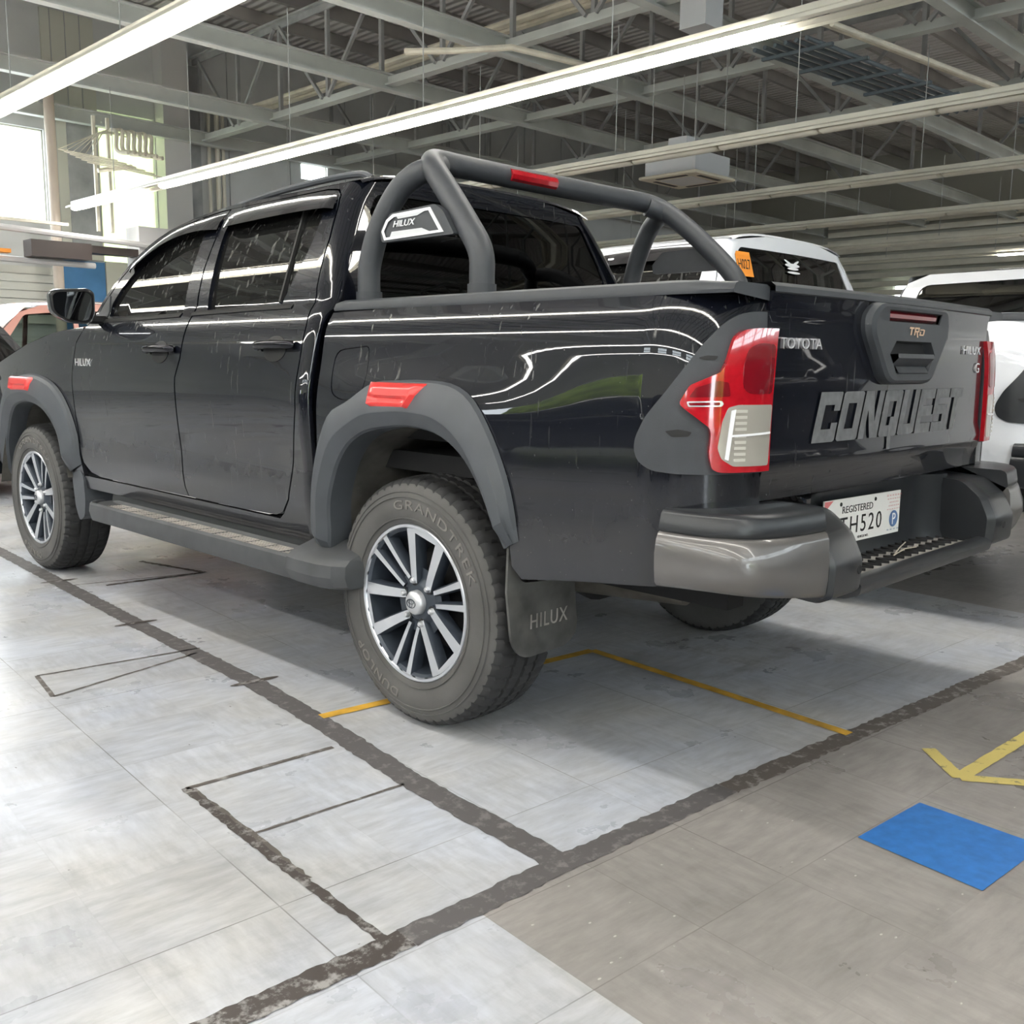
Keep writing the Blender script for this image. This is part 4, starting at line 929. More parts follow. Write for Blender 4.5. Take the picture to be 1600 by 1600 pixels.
    # bed rail caps
    for s in (-1, 1):
        mb = MB(); rings = []
        for i in range(31):
            y = .450 - 1.50 * i / 30; w = Wbed(min(y, 9), 1.279); e = .016 * sstep(-.90, -1.05, y) + .01 * sstep(.40, .45, y)
            rings.append([(s * (w + .002 - e), y, 1.276), (s * (w + .004 - e), y, 1.284), (s * (w - .004 - e), y, 1.303 - e * .4), (s * (w - .016 - e), y, 1.309 - e * .5), (s * (w - .15), y, 1.309 - e * .5), (s * (w - .165), y, 1.295), (s * (w - .165), y, 1.265)])
        mb.loft(rings, M['matte'], closed=False); mb.add(rings[-1], [tuple(range(7))], M['matte']); mb.add(rings[0], [tuple(range(7))], M['matte']); mb.build('bed_rail_cap', root, sharp=40)
    mb = MB()
    for s in (-1, 1): mb.box((s * .715, -.30, 1.09), (.02, 1.46, .38), M['dark'])
    mb.box((0, .43, 1.09), (1.44, .02, .38), M['dark']); mb.box((0, -.30, .885), (1.46, 1.46, .03), M['dark']); mb.box((0, .472, 1.0), (1.68, .05, .46), M['rubber']); mb.build('bed_liner', root)
    # ------------- tailgate
    gt = [(-.694, .795), (.694, .795), (.697, .95), (.697, 1.20), (.690, 1.288), (-.690, 1.288), (-.697, 1.20), (-.697, .95)]
    tg = pn('tailgate', Gate, gt, P, mirror=False, thick=.05, step=.04)[0]
    mb = MB(); mb.box((0, -1.03, 1.05), (1.38, .02, .46), M['dark']); mb.build('tailgate_inner', tg)
    mb = MB(); rings = []
    for i in range(29):
        x = -.693 + 1.386 * i / 28; y = Gate(-x, 1.29)[1]
        rings.append([(x, y + .004, 1.282), (x, y - .004, 1.286), (x, y - .003, 1.299), (x, y + .008, 1.308), (x, y + .09, 1.309), (x, y + .10, 1.27)])
    mb.loft(rings, M['matte'], closed=False); mb.build('tailgate_cap', tg, sharp=40)
    if accents: gate_accents(tg)
    # corner post below the lamp is part of bed side; dark valance
    # ------------- rear bumper
    plan = [(-.930, -.925), (-.932, -.97), (-.926, -1.03), (-.905, -1.085), (-.868, -1.130), (-.815, -1.160), (-.75, -1.180), (-.68, -1.190), (-.615, -1.195)]
    plan = catmull(plan, 3, False); zb0 = [(0, .606), (.3, .612), (.6, .600), (.85, .584), (1, .572)]
    for mir in (False, True):
        for part_ in ('bumper_corner', 'bumper_step_pad'):
            mb = MB(); rings = []
            for i, (x, y) in enumerate(plan):
                a = plan[max(i - 1, 0)]; b = plan[min(i + 1, len(plan) - 1)]; t = Vector((b[0] - a[0], b[1] - a[1])).normalized(); n = Vector((t.y, -t.x))
                if n.dot(Vector((x, y + .9))) < 0: n = -n
                q = i / (len(plan) - 1); zb = lerp_tab(zb0, q); zt = .736 - .004 * q
                bul = .012 * math.exp(-((q - .62) / .25) ** 2)
                if part_ == 'bumper_corner': sec = [(-.10, zb + .02), (-.03, zb - .002), (-.008, zb), (.0, zb + .010), (.003 + bul, zb + .045), (.004 + bul * .7, zb + .08), (-.001, zt - .018), (-.007, zt - .004), (-.014, zt)]
                else: sec = [(-.014, zt), (-.010, zt + .004), (-.010, zt + .012), (-.016, .776), (-.022, .784), (-.034, .788), (-.16, .790)]
                rings.append([(x + n.x * o_, y + n.y * o_, z) for o_, z in sec])
            mm = M['silver'] if part_ == 'bumper_corner' else M['bumper_black']
            mb.loft(rings, mm, closed=False); mb.add(rings[0], [tuple(range(len(rings[0])))], mm); mb.add(rings[-1], [tuple(range(len(rings[0])))], mm)
            mb.build(part_, root, mirror=mir, sharp=50)
    hk = round_poly([(-.98, .565), (-1.17, .553), (-1.208, .572), (-1.212, .650), (-1.180, .715), (-1.115, .764), (-.98, .774)], [.0, .012, .012, .012, .015, .02, 0], 3)
    for s in (-1, 1):
        mb = MB(); rings = []
        for x, k in ((-.618, .955), (-.606, 1.0), (-.485, 1.0), (-.462, .985), (-.442, .90)):
            rings.append([(x if s < 0 else -x, -.98 + (y + .98) * k, .68 + (z - .68) * (1 if k > .98 else .97)) for y, z in hk])
        mb.loft(rings, M['bumper_black']); hb = mb.build('bumper_upright', root, sharp=28)
        mb = MB(); mb.lathe([(-.002, 0), (-.002, .010), (0, .012)], M['dark'], 16, axis='z'); q = mb.build('parking_sensor', hb, loc=(s * .50, -1.2195, .63)); q.rotation_euler = (-PI / 2, 0, 0)
    cs = round_poly([(-.95, .535), (-1.16, .537), (-1.200, .552), (-1.206, .578), (-1.190, .590), (-1.160, .592), (-1.148, .572), (-.95, .566)], .008, 2)
    mb = MB(); mb.loft([[(x, y, z) for y, z in cs] for x in (-.45, 0, .45)], M['bumper_black']); ct = mb.build('bumper_centre_step', root, sharp=28)
    mb = MB()
    mb.box((0, -1.065, .570), (.86, .135, .006), M['tread_pad'])
    for k in range(34):
        x = -.41 + k * .0248; sg = 1 if k % 2 else -1
        for yy in (-1.03, -1.095): mb.box((x, yy, .576), (.005, .055, .008), M['dark'], Matrix.Rotation(sg * .5 if yy > -1.06 else -.5 * sg, 3, 'Z'))
    mb.build('step_tread', ct)
    mb = MB(); v = []
    K = 24
    for i in range(K + 1):
        x = -.46 + .92 * i / K; y = -1.000 - .05 * sstep(.32, .46, abs(x)); v.append([(x, y - .012, .566), (x, y, .60), (x, y + .005, .74), (x, y + .0, .778), (x, y + .02, .786), (x, y + .14, .786)])
    mb.loft(v, M['bumper_black'], closed=False); mb.build('bumper_recess', root, sharp=40)
    if accents:
        mb = MB(); mb.tube([(-.02, -1.10, .588), (.06, -1.08, .592), (.17, -1.05, .590)], .002, M['dry_grass'], 5); mb.tube([(-.05, -1.11, .588), (.05, -1.10, .593), (.13, -1.10, .588)], .002, M['dry_grass'], 5)
        tag(mb.build('dry_stalk', None), 'pale dry grass stalks lying on the rear step tread of the black pickup', 'grass stalk')
        number_plate(root)
    # ------------- flares, steps, flaps, wheels
    make_flare(Sbed, RO, RI, 0., .24, 2.64, root, (.128, .106, -.132, -.088, 1.055, .984))
    make_flare(Scab, FO, FI, 3.085, .16, 2.80, root, (3.20, 3.15, 2.83, 2.865, 1.018, .950))
    for s in (-1, 1):
        for uc, r, y0 in ((0., .545, RI), (3.085, .515, FI)):
            mb = MB(); rings = []
            for i in range(33):
                p = .10 + (2.52 if uc == 0. else 2.75) * i / 32; rho = y0(p) + .012
                yy, zz = uc + rho * math.cos(p), max(ARCH + rho * math.sin(p), .33)
                rings.append([(s * .925, yy, zz), (s * .90, yy, zz), (s * .80, uc + (yy - uc) * .985, zz - .004), (s * .60, uc + (yy - uc) * .97, zz - .01), (s * .42, uc + (yy - uc) * .95, zz - .02)])
            mb.loft(rings, M['liner'], closed=False)
            mb.add([g[-1] for g in rings], [tuple(range(len(rings)))], M['dark']); mb.build('arch_liner', root, sharp=60)
        # running board
        mb = MB(); sec = [(.80, .50), (.80, .46), (.86, .40), (.97, .385), (.995, .395), (1.005, .43), (1.000, .466), (.990, .474), (.975, .470), (.97, .462), (.90, .462), (.885, .462), (.875, .470), (.860, .480)]
        rings = []
        for y, k in ((2.225, .55), (2.215, .72), (2.18, .92), (2.13, 1.), (1.8, 1), (1.4, 1), (1.0, 1), (.62, 1), (.52, 1)):
            rings.append([(s * (.80 + (x - .80) * k), y, .46 + (z - .46) * (.75 + .25 * k)) for x, z in sec])
        mb.loft(rings, M['step'], closed=True); st = mb.build('running_board', root, sharp=35)
        mb = MB(); cap = [(.80, .50), (.80, .46), (.86, .40), (.97, .385), (.995, .395), (1.008, .43), (1.004, .470), (.98, .490), (.95, .50), (.91, .512), (.89, .52), (.87, .528), (.86, .53), (.84, .525)]
        rings = [[(s * (.80 + (x - .80) * k), y, .455 + (z - .455) * (.6 + .4 * k)) for x, z in cap] for y, k in ((.53, .99), (.47, 1.03), (.36, 1.02), (.29, .93), (.255, .78), (.24, .5))]
        mb.loft(rings, M['step'], smooth=True); mb.build('running_board_end', st, sharp=24)
        mb = MB(); mb.loft([[(s * .874, y, .458), (s * .868, y, .490), (s * .855, y, .522), (s * .83, y, .525)] for y in (2.20, 1.4, .50)], M['bumper_black'], closed=False); mb.build('inner_wall', st)
        mb = MB()
        for k in range(5): mb.box((s * (.905 + k * .0150), 1.32, .4645), (.0085, 1.46, .006), M['tread_pad'])
        for k in range(13): mb.box((s * .935, .62 + k * .118, .464), (.075, .004 if k % 4 else .012, .0085), M['step'])
        mb.build('step_tread', st)
        mb = MB()
        for yy in (.7, 1.35, 2.0): mb.box((s * .66, yy, .45), (.40, .05, .03), M['dark'])
        mb.build('step_bracket', st)
        # rear mud flap
        fp = round_poly([(-.915, .655), (-.885, .64), (-.872, .53), (-.845, .515), (-.640, .500), (-.620, .335), (-.665, .302), (-.850, .298), (-.895, .345), (-.918, .50)], [.0, .01, .02, .02, .0, .03, .03, .03, .03, 0], 3)
        mb = MB(); mb.prism(fp, lambda a, b, d: (-s * a if s > 0 else a, -.425 + d - (.02 * (b - .3)), b), 0., .008, M['flap'], M['flap']); fo = mb.build('rear_mud_flap', root)
        if s < 0 and accents:
            lettering('mud_flap_lettering', 'HILUX', M['tread_pad'], fo, (1, 0, 0), (0, 0, 1), (-.745, -.4275, .40), .155, .042, .0008, spacing=1.15)
        mb = MB(); fq = round_poly([(2.585, .66), (2.50, .60), (2.45, .555), (2.44, .44), (2.46, .36), (2.52, .335), (2.56, .40), (2.58, .52)], .02, 2)
        mb.prism(fq, lambda a, b, d: (s * (.90 - d), a, b), 0., .14, M['flare'], M['flare'])
        mb.build('front_mud_flap', root)
    make_wheel(-.775, 0., root, 0.); make_wheel(.775, 0., root, 20., True); make_wheel(-.775, 3.085, root, 42.); make_wheel(.775, 3.085, root, 10., True)
    # ------------- underbody
    mb = MB()
    for s in (-1, 1):
        mb.box((s * .45, 1.5, .52), (.08, 4.7, .13), M['dark']); mb.box((s * .55, .0, .52), (.07, 1.2, .03), M['dustmetal']); mb.box((s * .55, 0, .47), (.08, .14, .10), M['dark'])
        mb.tube([(s * .50, .1, .42), (s * .50, .16, .82)], .025, M['dustmetal'], 8)
    mb.box((0, -.2, .80), (1.5, 1.5, .06), M['dark']); mb.box((0, -.95, .62), (1.5, .08, .10), M['dark'])
    mb.build('chassis_frame', root)
    mb = MB(); mb.tube([(-.68, 0, ARCH), (.68, 0, ARCH)], .045, M['dark'], 14); mb.lathe([(-.16, .0), (-.14, .08), (-.05, .13), (.05, .13), (.14, .08), (.16, 0)], M['dark'], 20, c=(0, 0, ARCH)); mb.build('rear_axle', root)
    mb = MB(); mb.lathe([(-.24, 0), (-.23, .06), (-.20, .085), (.20, .085), (.23, .06), (.24, 0)], M['dustmetal'], 20, axis='z'); q = mb.build('silencer', root, loc=(-.36, -.40, .475)); q.rotation_euler = (PI / 2, 0, .3)
    # ------------- mirrors
    for s in (-1, 1):
        mo = MB(); rings = []
        prof = round_poly([(-.098, .055), (-.072, .070), (.066, .080), (.090, .062), (.088, -.034), (.066, -.072), (-.03, -.070), (-.094, -.028)], [.02, .02, .03, .03, .03, .03, .03, .03], 3)
        for d, k in ((-.0, .93), (-.004, 1.0), (.02, 1.04), (.06, .98), (.09, .80), (.105, .50)):
            rings.append([(a * k, d, b * k) for a, b in prof])
        mo.loft(rings, M['paint']); mo.add([(a * .86, -.001, b * .84) for a, b in prof], [tuple(range(len(prof)))], M['mirror'])
        mo.loft([[(a * .93, -.0, b * .93) for a, b in prof], [(a * .87, -.004, b * .86) for a, b in prof]], M['rubber'], caps=False)
        q = mo.build('door_mirror', root, mirror=(s > 0), sharp=40); q.location = (s * .998, 2.20, 1.338); q.rotation_euler = (0, 0, s * .12)
        mb = MB(); mb.box((s * .885, 2.235, 1.285), (.10, .06, .035), M['rubber'], bev=.01); mb.build('mirror_arm', root)
    if accents:
        lettering('fender_badge', 'HILUX', M['chrome'], root, (0, -1, 0), (0, 0, 1), (-Wcab(2.33, 1.095) - .003, 2.33, 1.095), .17, .034, .002)
        sports_bar(root)
def door_bits(o, s, y0, y1, zc, glass):
    """handle, cup, belt strip and rain visor of one door"""
    X = lambda y, z, off=0.: Scab(y, z, off)
    def b(mb, nm):
        q = mb.build(nm, o, mirror=s > 0, sharp=45); return q
    mb = MB(); pts = [X(y0 + .012, zc + .004, .004), X(y0 + .03, zc + .006, .022), X((y0 + y1) / 2, zc + .007, .030), X(y1 - .035, zc + .004, .026), X(y1 - .008, zc, .006)]
    pts = catmull(pts, 5, False); mb.tube(pts, [.010] + [.0155] * (len(pts) - 2) + [.010], M['darkchrome'], 12)
    mb.tube([(p[0] - .010, p[1], p[2] - .001) for p in pts[3:-3]], .0022, M['chrome'], 6); b(mb, 'handle')
    mb = MB(); uc, R_ = (y0 + y1) / 2 + .01, .062; rings = []
    for r, off in ((1., .0015), (.86, .003), (.6, .002), (.0, .001)):
        rings.append([X(uc + R_ * 1.15 * r * math.cos(t), zc - .008 + R_ * .72 * r * math.sin(t), off) for t in [2 * PI * i / 24 for i in range(24)]])
    mb.loft(rings, M['rubber'], caps=False); b(mb, 'handle_cup')
    us = [u for u, z in glass]; u0, u1 = min(us) - .01, max(us) + (.10 if max(us) > 2 else .01)
    mb = MB(); mb.loft([[X(u, 1.272 + .020 * sstep(2.3, .6, u) , .001), X(u, 1.274 + .020 * sstep(2.3, .6, u), .004), X(u, 1.288 + .020 * sstep(2.3, .6, u), .003), X(u, 1.292 + .020 * sstep(2.3, .6, u), -.008)] for u in [u0 + (u1 - u0) * i / 14 for i in range(15)]], M['rubber'], closed=False); b(mb, 'belt_moulding')
    if max(us) > 2:   # front
        top = [(1.478, 1.702), (1.60, 1.700), (1.70, 1.692), (1.80, 1.676), (1.88, 1.655), (1.96, 1.622), (2.05, 1.572), (2.12, 1.518)]; bot = [(1.455, 1.632), (1.58, 1.634), (1.70, 1.628), (1.80, 1.612), (1.88, 1.590), (1.95, 1.560), (2.03, 1.520), (2.10, 1.490)]
        q = panel('quarter_trim', Scab, round_poly([(2.215, 1.30), (2.225, 1.345), (2.255, 1.40), (2.335, 1.30), (2.335, 1.28), (2.22, 1.275)], .008, 2), M['matte'], o, off=.004, thick=.006, mirror=False)[0]
        if s > 0: q.scale = (-1, 1, 1)
    else:
        top = [(1.440, 1.700), (1.30, 1.710), (1.15, 1.714), (1.0, 1.714), (.88, 1.710), (.76, 1.700), (.70, 1.690), (.672, 1.672)]; bot = [(1.400, 1.630), (1.28, 1.634), (1.15, 1.637), (1.0, 1.640), (.86, 1.641), (.76, 1.640), (.69, 1.638), (.655, 1.636)]
    mb = MB(); rings = []
    for i, ((a, z1), (c, z0)) in enumerate(zip(catmull(top, 3, False), catmull(bot, 3, False))):
        e = min(1., (min(i, 21 - i)) / 2. + .3); rings.append([X(a, z1, .002), X(a + (c - a) * .12, z1 + (z0 - z1) * .12, .016 * e), X(a + (c - a) * .55, z1 + (z0 - z1) * .55, .030 * e), X(c, z0, .036 * e), X(c, z0, .030 * e)])
    mb.loft(rings, M['visor'], closed=False); v = b(mb, 'rain_visor')
    mb = MB(); a = 1.66 if max(us) > 2 else 1.345
    p = X(a, 1.668, .030); mb.box((p[0], a, p[2]), (.004, .04, .010), M['chrome'], Matrix.Rotation(.45, 3, 'Y')); b(mb, 'badge')
def gate_accents(tg):
    G = lambda x, z, off=0.: Gate(-x, z, off)
    # big block word
    x0, x1, z0, z1 = -.490, .500, .925, 1.052; word = 'CONQUEST'; n = len(word); gap = .008; w = (x1 - x0 - .04) / n - gap
    mb = MB()
    for i, ch in enumerate(word):
        bx = x0 + i * (w + gap)
        for poly in STROKES[ch]:
            pl = [(bx + a * w + .040 * b, z0 + b * (z1 - z0)) for a, b in poly]
            dn = densify(pl, .03); mb.add([G(a, b, .0040) for a, b in dn], [tuple(range(len(dn)))], M['decal'])
    mb.build('decal_lettering', tg, fix=False)
    wp = lambda x, z: (lambda a, b, d: G(x + a, z + b, d + .004))
    lettering('badge_lettering', 'TOYOTA', M['chrome'], tg, (1, 0, 0), (0, 0, 1), (0, 0, 0), .185, .026, .004, warp=wp(-.560, 1.170))
    lettering('badge_lettering', 'HILUX', M['chrome'], tg, (1, 0, 0), (0, 0, 1), (0, 0, 0), .17, .026, .0015, warp=wp(.545, 1.170))
    lettering('badge_lettering', 'G', M['chrome'], tg, (1, 0, 0), (0, 0, 1), (0, 0, 0), .04, .032, .001, warp=wp(.61, 1.115))
    # handle cover
    out = round_poly([(-.235, 1.284), (.235, 1.284), (.268, 1.245), (.262, 1.205), (.165, 1.085), (.13, 1.068), (-.13, 1.068), (-.165, 1.085), (-.262, 1.205), (-.268, 1.245)], [.03, .03, .02, .02, .02, .02, .02, .02, .02, .02], 3)
    cx, cz = 0., 1.185
    mb = MB(); ring = lambda k, o_: [G(cx + (a - cx) * k, cz + (b - cz) * k, o_) for a, b in out]
    mb.loft([ring(1., .0), ring(1., .012), ring(.965, .026), ring(.90, .031)], M['matte'], caps=False)
    lampo = [(-.175, 1.266), (.175, 1.266), (.165, 1.236), (-.165, 1.236)]
    cup = [(-.115, 1.186), (.115, 1.186), (.150, 1.150), (.105, 1.100), (-.105, 1.100), (-.150, 1.150)]
    rim = [(a * .90 + cx * .1, cz + (b - cz) * .9) for a, b in out]
    hc = mb.build('handle_cover', tg, sharp=25)
    panel('cover_face', lambda u, z, o_=0.: Gate(u, z, o_), [(-a, b) for a, b in rim], M['matte'], hc, off=.031, thick=.004, holes=[[(-a, b) for a, b in lampo], [(-a, b) for a, b in cup]], mirror=False, step=.04).pop()
    mb = MB(); k2 = [(a * .92, 1.145 + (b - 1.145) * .9) for a, b in cup]
    mb.loft([[G(a, b, .031) for a, b in cup], [G(a, b, .008) for a, b in k2]], M['matte'], caps=False); mb.add([G(a, b, .008) for a, b in k2], [tuple(range(6))], M['dark'])
    mb.loft([[G(a, 1.150, .008), G(a, 1.152, .040), G(a, 1.140, .042), G(a, 1.118, .02)] for a in (-.12, -.06, 0, .06, .12)], M['matte'], closed=False)
    mb.loft([[G(a, 1.118, .024), G(a, 1.100, .036), G(a, 1.096, .030)] for a in (-.10, -.05, 0, .05, .10)], M['matte'], closed=False)
    mb.build('gate_handle', tg, sharp=30)
    mb = MB(); mb.loft([[G(a, 1.266, .031), G(a, 1.262, .018), G(a, 1.240, .018), G(a, 1.236, .031)] for a in (-.175, -.08, 0, .08, .175)], M['dark'], closed=False)
    mb.loft([[G(a, 1.263, .022), G(a, 1.256, .030), G(a, 1.246, .030), G(a, 1.240, .022)] for a in (-.168, -.08, 0, .08, .140)], M['red_dark'], closed=False); mb.build('brake_lamp', tg)
    mb = MB()
    for ch, bx, w_, h in (('T', -.048, .030, .022), ('R', -.014, .032, .022), ('D', .022, .032, .018)):
        for poly in STROKES[ch]: mb.add([G(bx + a * w_ + .006 * b, 1.203 + b * h, .0335) for a, b in poly], [tuple(range(len(poly)))], M['gold'])
    mb.build('badge_lettering', tg, fix=False)
def number_plate(root):
    mb = MB(); x0, x1 = -.312, .172; zc = lambda x: .688 - .018 * (x + .05); Y = -1.020; h = .064
    t = .0
    Q = lambda x, dz, d=0.: (x, Y - d, zc(x) + dz)
    mb.loft([[Q(x, -h, 0), Q(x, h, 0), Q(x, h, .004), Q(x, -h, .004)] for x in (x0, x1)], M['plate']); pl = mb.build('number_plate', root)
    wp = lambda x, dz: (lambda a, b, d: (x + a, Y - .0045 - max(d, 0) * .5, zc(x + a) + dz + b))
    L = lambda nm, s, m, x, dz, w, hh, **k: lettering(nm, s, m, pl, (1, 0, 0), (0, 0, 1), (0, 0, 0), w, hh, .001, warp=wp(x, dz), **k)
    L('plate_lettering', 'REGISTERED', M['black_print'], -.110, .032, .190, .020)
    L('plate_lettering', 'TH520', M['black_print'], -.085, -.014, .265, .050, spacing=1.25)
    L('plate_lettering', 'VEHICLE NO.', M['black_print'], -.07, -.053, .07, .007)
    for i, (wd, hh) in enumerate(((.10, .008), (.09, .005), (.06, .006), (.07, .006), (.09, .004))):
        L('plate_lettering', 'RED LETTERS'.replace('RED LETTERS', '= = = = = ='), M['red_print'], .128, .052 - i * .0105, wd, hh * .5)
    mb = MB(); mb.add([Q(x0 + .001, h - .002, .005), Q(x0 + .05, h - .002, .005), Q(x0 + .001, h - .03, .005)], [(0, 1, 2)], M['red_print']); mb.build('plate_corner_mark', pl)
    mb = MB(); c = .130; mb.add([Q(c + .030 * math.cos(t), -.020 + .025 * math.sin(t), .005) for t in [2 * PI * i / 30 for i in range(30)]], [tuple(range(30))], M['blue_print']); mb.build('plate_emblem', pl)
    lettering('plate_lettering', 'P', M['white_print'], pl, (1, 0, 0), (0, 0, 1), (0, 0, 0), .022, .034, .001, warp=lambda a, b, d: Q(c + a, -.020 + b, .0056 + max(d, 0)))
    L('plate_lettering', '= = = =', M['blue_print'], .130, -.052, .08, .003)
    for x in (-.215, .0): mb = MB(); mb.lathe([(0, 0), (0, .005), (-.002, .006)], M['dark'], 12, axis='z'); q = mb.build('plate_screw', pl, loc=Q(x, .049, .006)); q.rotation_euler = (PI / 2, 0, 0)
def sports_bar(root):
    m = M['rollbar']; r = .0385
    mb = MB(); half = [(-.705, -.098, 1.300), (-.705, -.098, 1.37), (-.703, -.095, 1.42), (-.698, -.072, 1.465), (-.690, -.022, 1.520), (-.675, .050, 1.590), (-.655, .130, 1.662), (-.630, .205, 1.722), (-.585, .262, 1.758), (-.51, .290, 1.768), (-.40, .297, 1.768)]
    pts = catmull(half + [(0, .300, 1.768)] + [(-x, y, z) for x, y, z in reversed(half)], 4, False); mb.tube(pts, r, m, 20); bar = mb.build('sports_bar', root)
    for s in (-1, 1):
        mb = MB(); f = [(s * .705, .452, 1.300), (s * .705, .452, 1.40), (s * .702, .445, 1.45), (s * .695, .418, 1.53), (s * .682, .375, 1.61), (s * .665, .325, 1.675), (s * .645, .272, 1.712), (s * .61, .235, 1.728), (s * .56, .262, 1.748)]
        mb.tube(catmull(f, 4, False), r * .98, m, 20); mb.build('front_hoop_leg', bar)
        for y, z in ((-.098, 1.325), (.452, 1.325)):
            mb = MB(); mb.tube([(s * .705, y, 1.305), (s * .705, y, 1.345)], r + .005, M['matte'], 20); mb.build('foot_collar', bar)
        # side plate outside the legs
        pl = [(.339, 1.495), (.345, 1.533), (.294, 1.582), (.079, 1.590), (.041, 1.568), (-.011, 1.494)]
        mb = MB(); mb.prism(round_poly(pl, .008, 2), lambda a, b, d: (s * (.716 + d), a, b), 0., .022, m, m); sp = mb.build('side_plate', bar)
        mb = MB(); o_ = [(.335, 1.528), (.311, 1.562), (.278, 1.577), (.097, 1.582), (.035, 1.504), (.322, 1.500)]; i_ = [(.322, 1.528), (.300, 1.556), (.270, 1.568), (.103, 1.573), (.055, 1.511), (.312, 1.508)]
        V = [(s * (.7388 + .003), a, b) for a, b in o_ + i_] + [(s * .738, a, b) for a, b in o_]; mb.add(V, [(i, (i + 1) % 6, 6 + (i + 1) % 6, 6 + i) for i in range(6)] + [(i, (i + 1) % 6, 12 + (i + 1) % 6, 12 + i) for i in range(6)], M['white_print'])
        for pg in ([(.262, 1.571), (.252, 1.561), (.158, 1.563), (.118, 1.574)], [(.295, 1.507), (.284, 1.524), (.137, 1.524), (.088, 1.507)]): mb.add([(s * .7405, a, b) for a, b in pg], [(0, 1, 2, 3)], M['cap'])
        mb.build('plate_outline', sp, fix=False)
        rt = (0, -1, 0) if s < 0 else (0, 1, 0)
        lettering('plate_lettering', 'HILUX', M['white_print'], sp, rt, (0, 0, 1), (s * .740, .222, 1.5465), .110, .019, .0012, italic=.3)
    mb = MB(); rings = []
    for x in (-.225, -.212, .0, .013):
        k = .8 if x in (-.225, .013) else 1
        rings.append([(x, .300 - (r + dy * k) * math.cos(t) * 1., 1.768 + .044 * math.sin(t)) for t, dy in ((-.55, -.004), (-.35, .008), (0, .012), (.35, .008), (.55, -.004))])
    mb.loft(rings, M['red'], closed=False); mb.add(rings[0], [(0, 1, 2, 3, 4)], M['red']); mb.add(rings[-1], [(0, 1, 2, 3, 4)], M['red']); mb.build('brake_lamp', bar, sharp=20)

truck = thing('pickup_truck', 'dusty black double cab pickup with grey wheel arch flares and a tubular sports bar', 'pickup truck')
build_truck(truck, True)


# ================================================================ other vehicles
keep = dict(M); M['paint'] = M['paint_white']; M['silver'] = M['bumper_black']
white = thing('pickup_truck', 'white double cab pickup with an orange window sticker, parked right of the black pickup', 'pickup truck')
build_truck(white, False); M['paint'] = keep['paint']; M['silver'] = keep['silver']
# stickers on the white pickup's rear window
rw = [o for o in white.children if o.name.startswith('cab_rear_wall')][0]
mb = MB(); mb.loft([[Rear(.600, z, .004), Rear(.475, z, .004), Rear(.475, z, .006), Rear(.600, z, .006)] for z in (1.545, 1.675)], M['orange']); st = mb.build('sticker', rw)
lettering('sticker_lettering', 'H027', M['black_print'], rw, (1, 0, 0), (0, 0, 1), (0, 0, 0), .105, .052, .0006, warp=lambda a, b, d: Rear(.538 - a, 1.61 + b, .0075 + d))
mb = MB()
for cx, cz, w_, h_, rot_ in ((-.10, 1.650, .085, .014, -.35), (-.02, 1.650, .085, .014, .35), (-.06, 1.636, .16, .022, 0), (-.06, 1.618, .12, .016, 0), (-.06, 1.596, .14, .014, 0)):
    p = [(cx + (math.cos(t) * w_ / 2) * math.cos(rot_) - math.sin(t) * h_ / 2 * math.sin(rot_), cz + math.cos(t) * w_ / 2 * math.sin(rot_) + math.sin(t) * h_ / 2 * math.cos(rot_)) for t in [2 * PI * i / 16 for i in range(16)]]
    mb.add([Rear(-a, b, .004) for a, b in p], [tuple(range(16))], M['white_print'])
mb.build('decal', rw, fix=False)
white.location = (2.50, .06, 0); white.scale = (1.025, 1.025, 1.025)

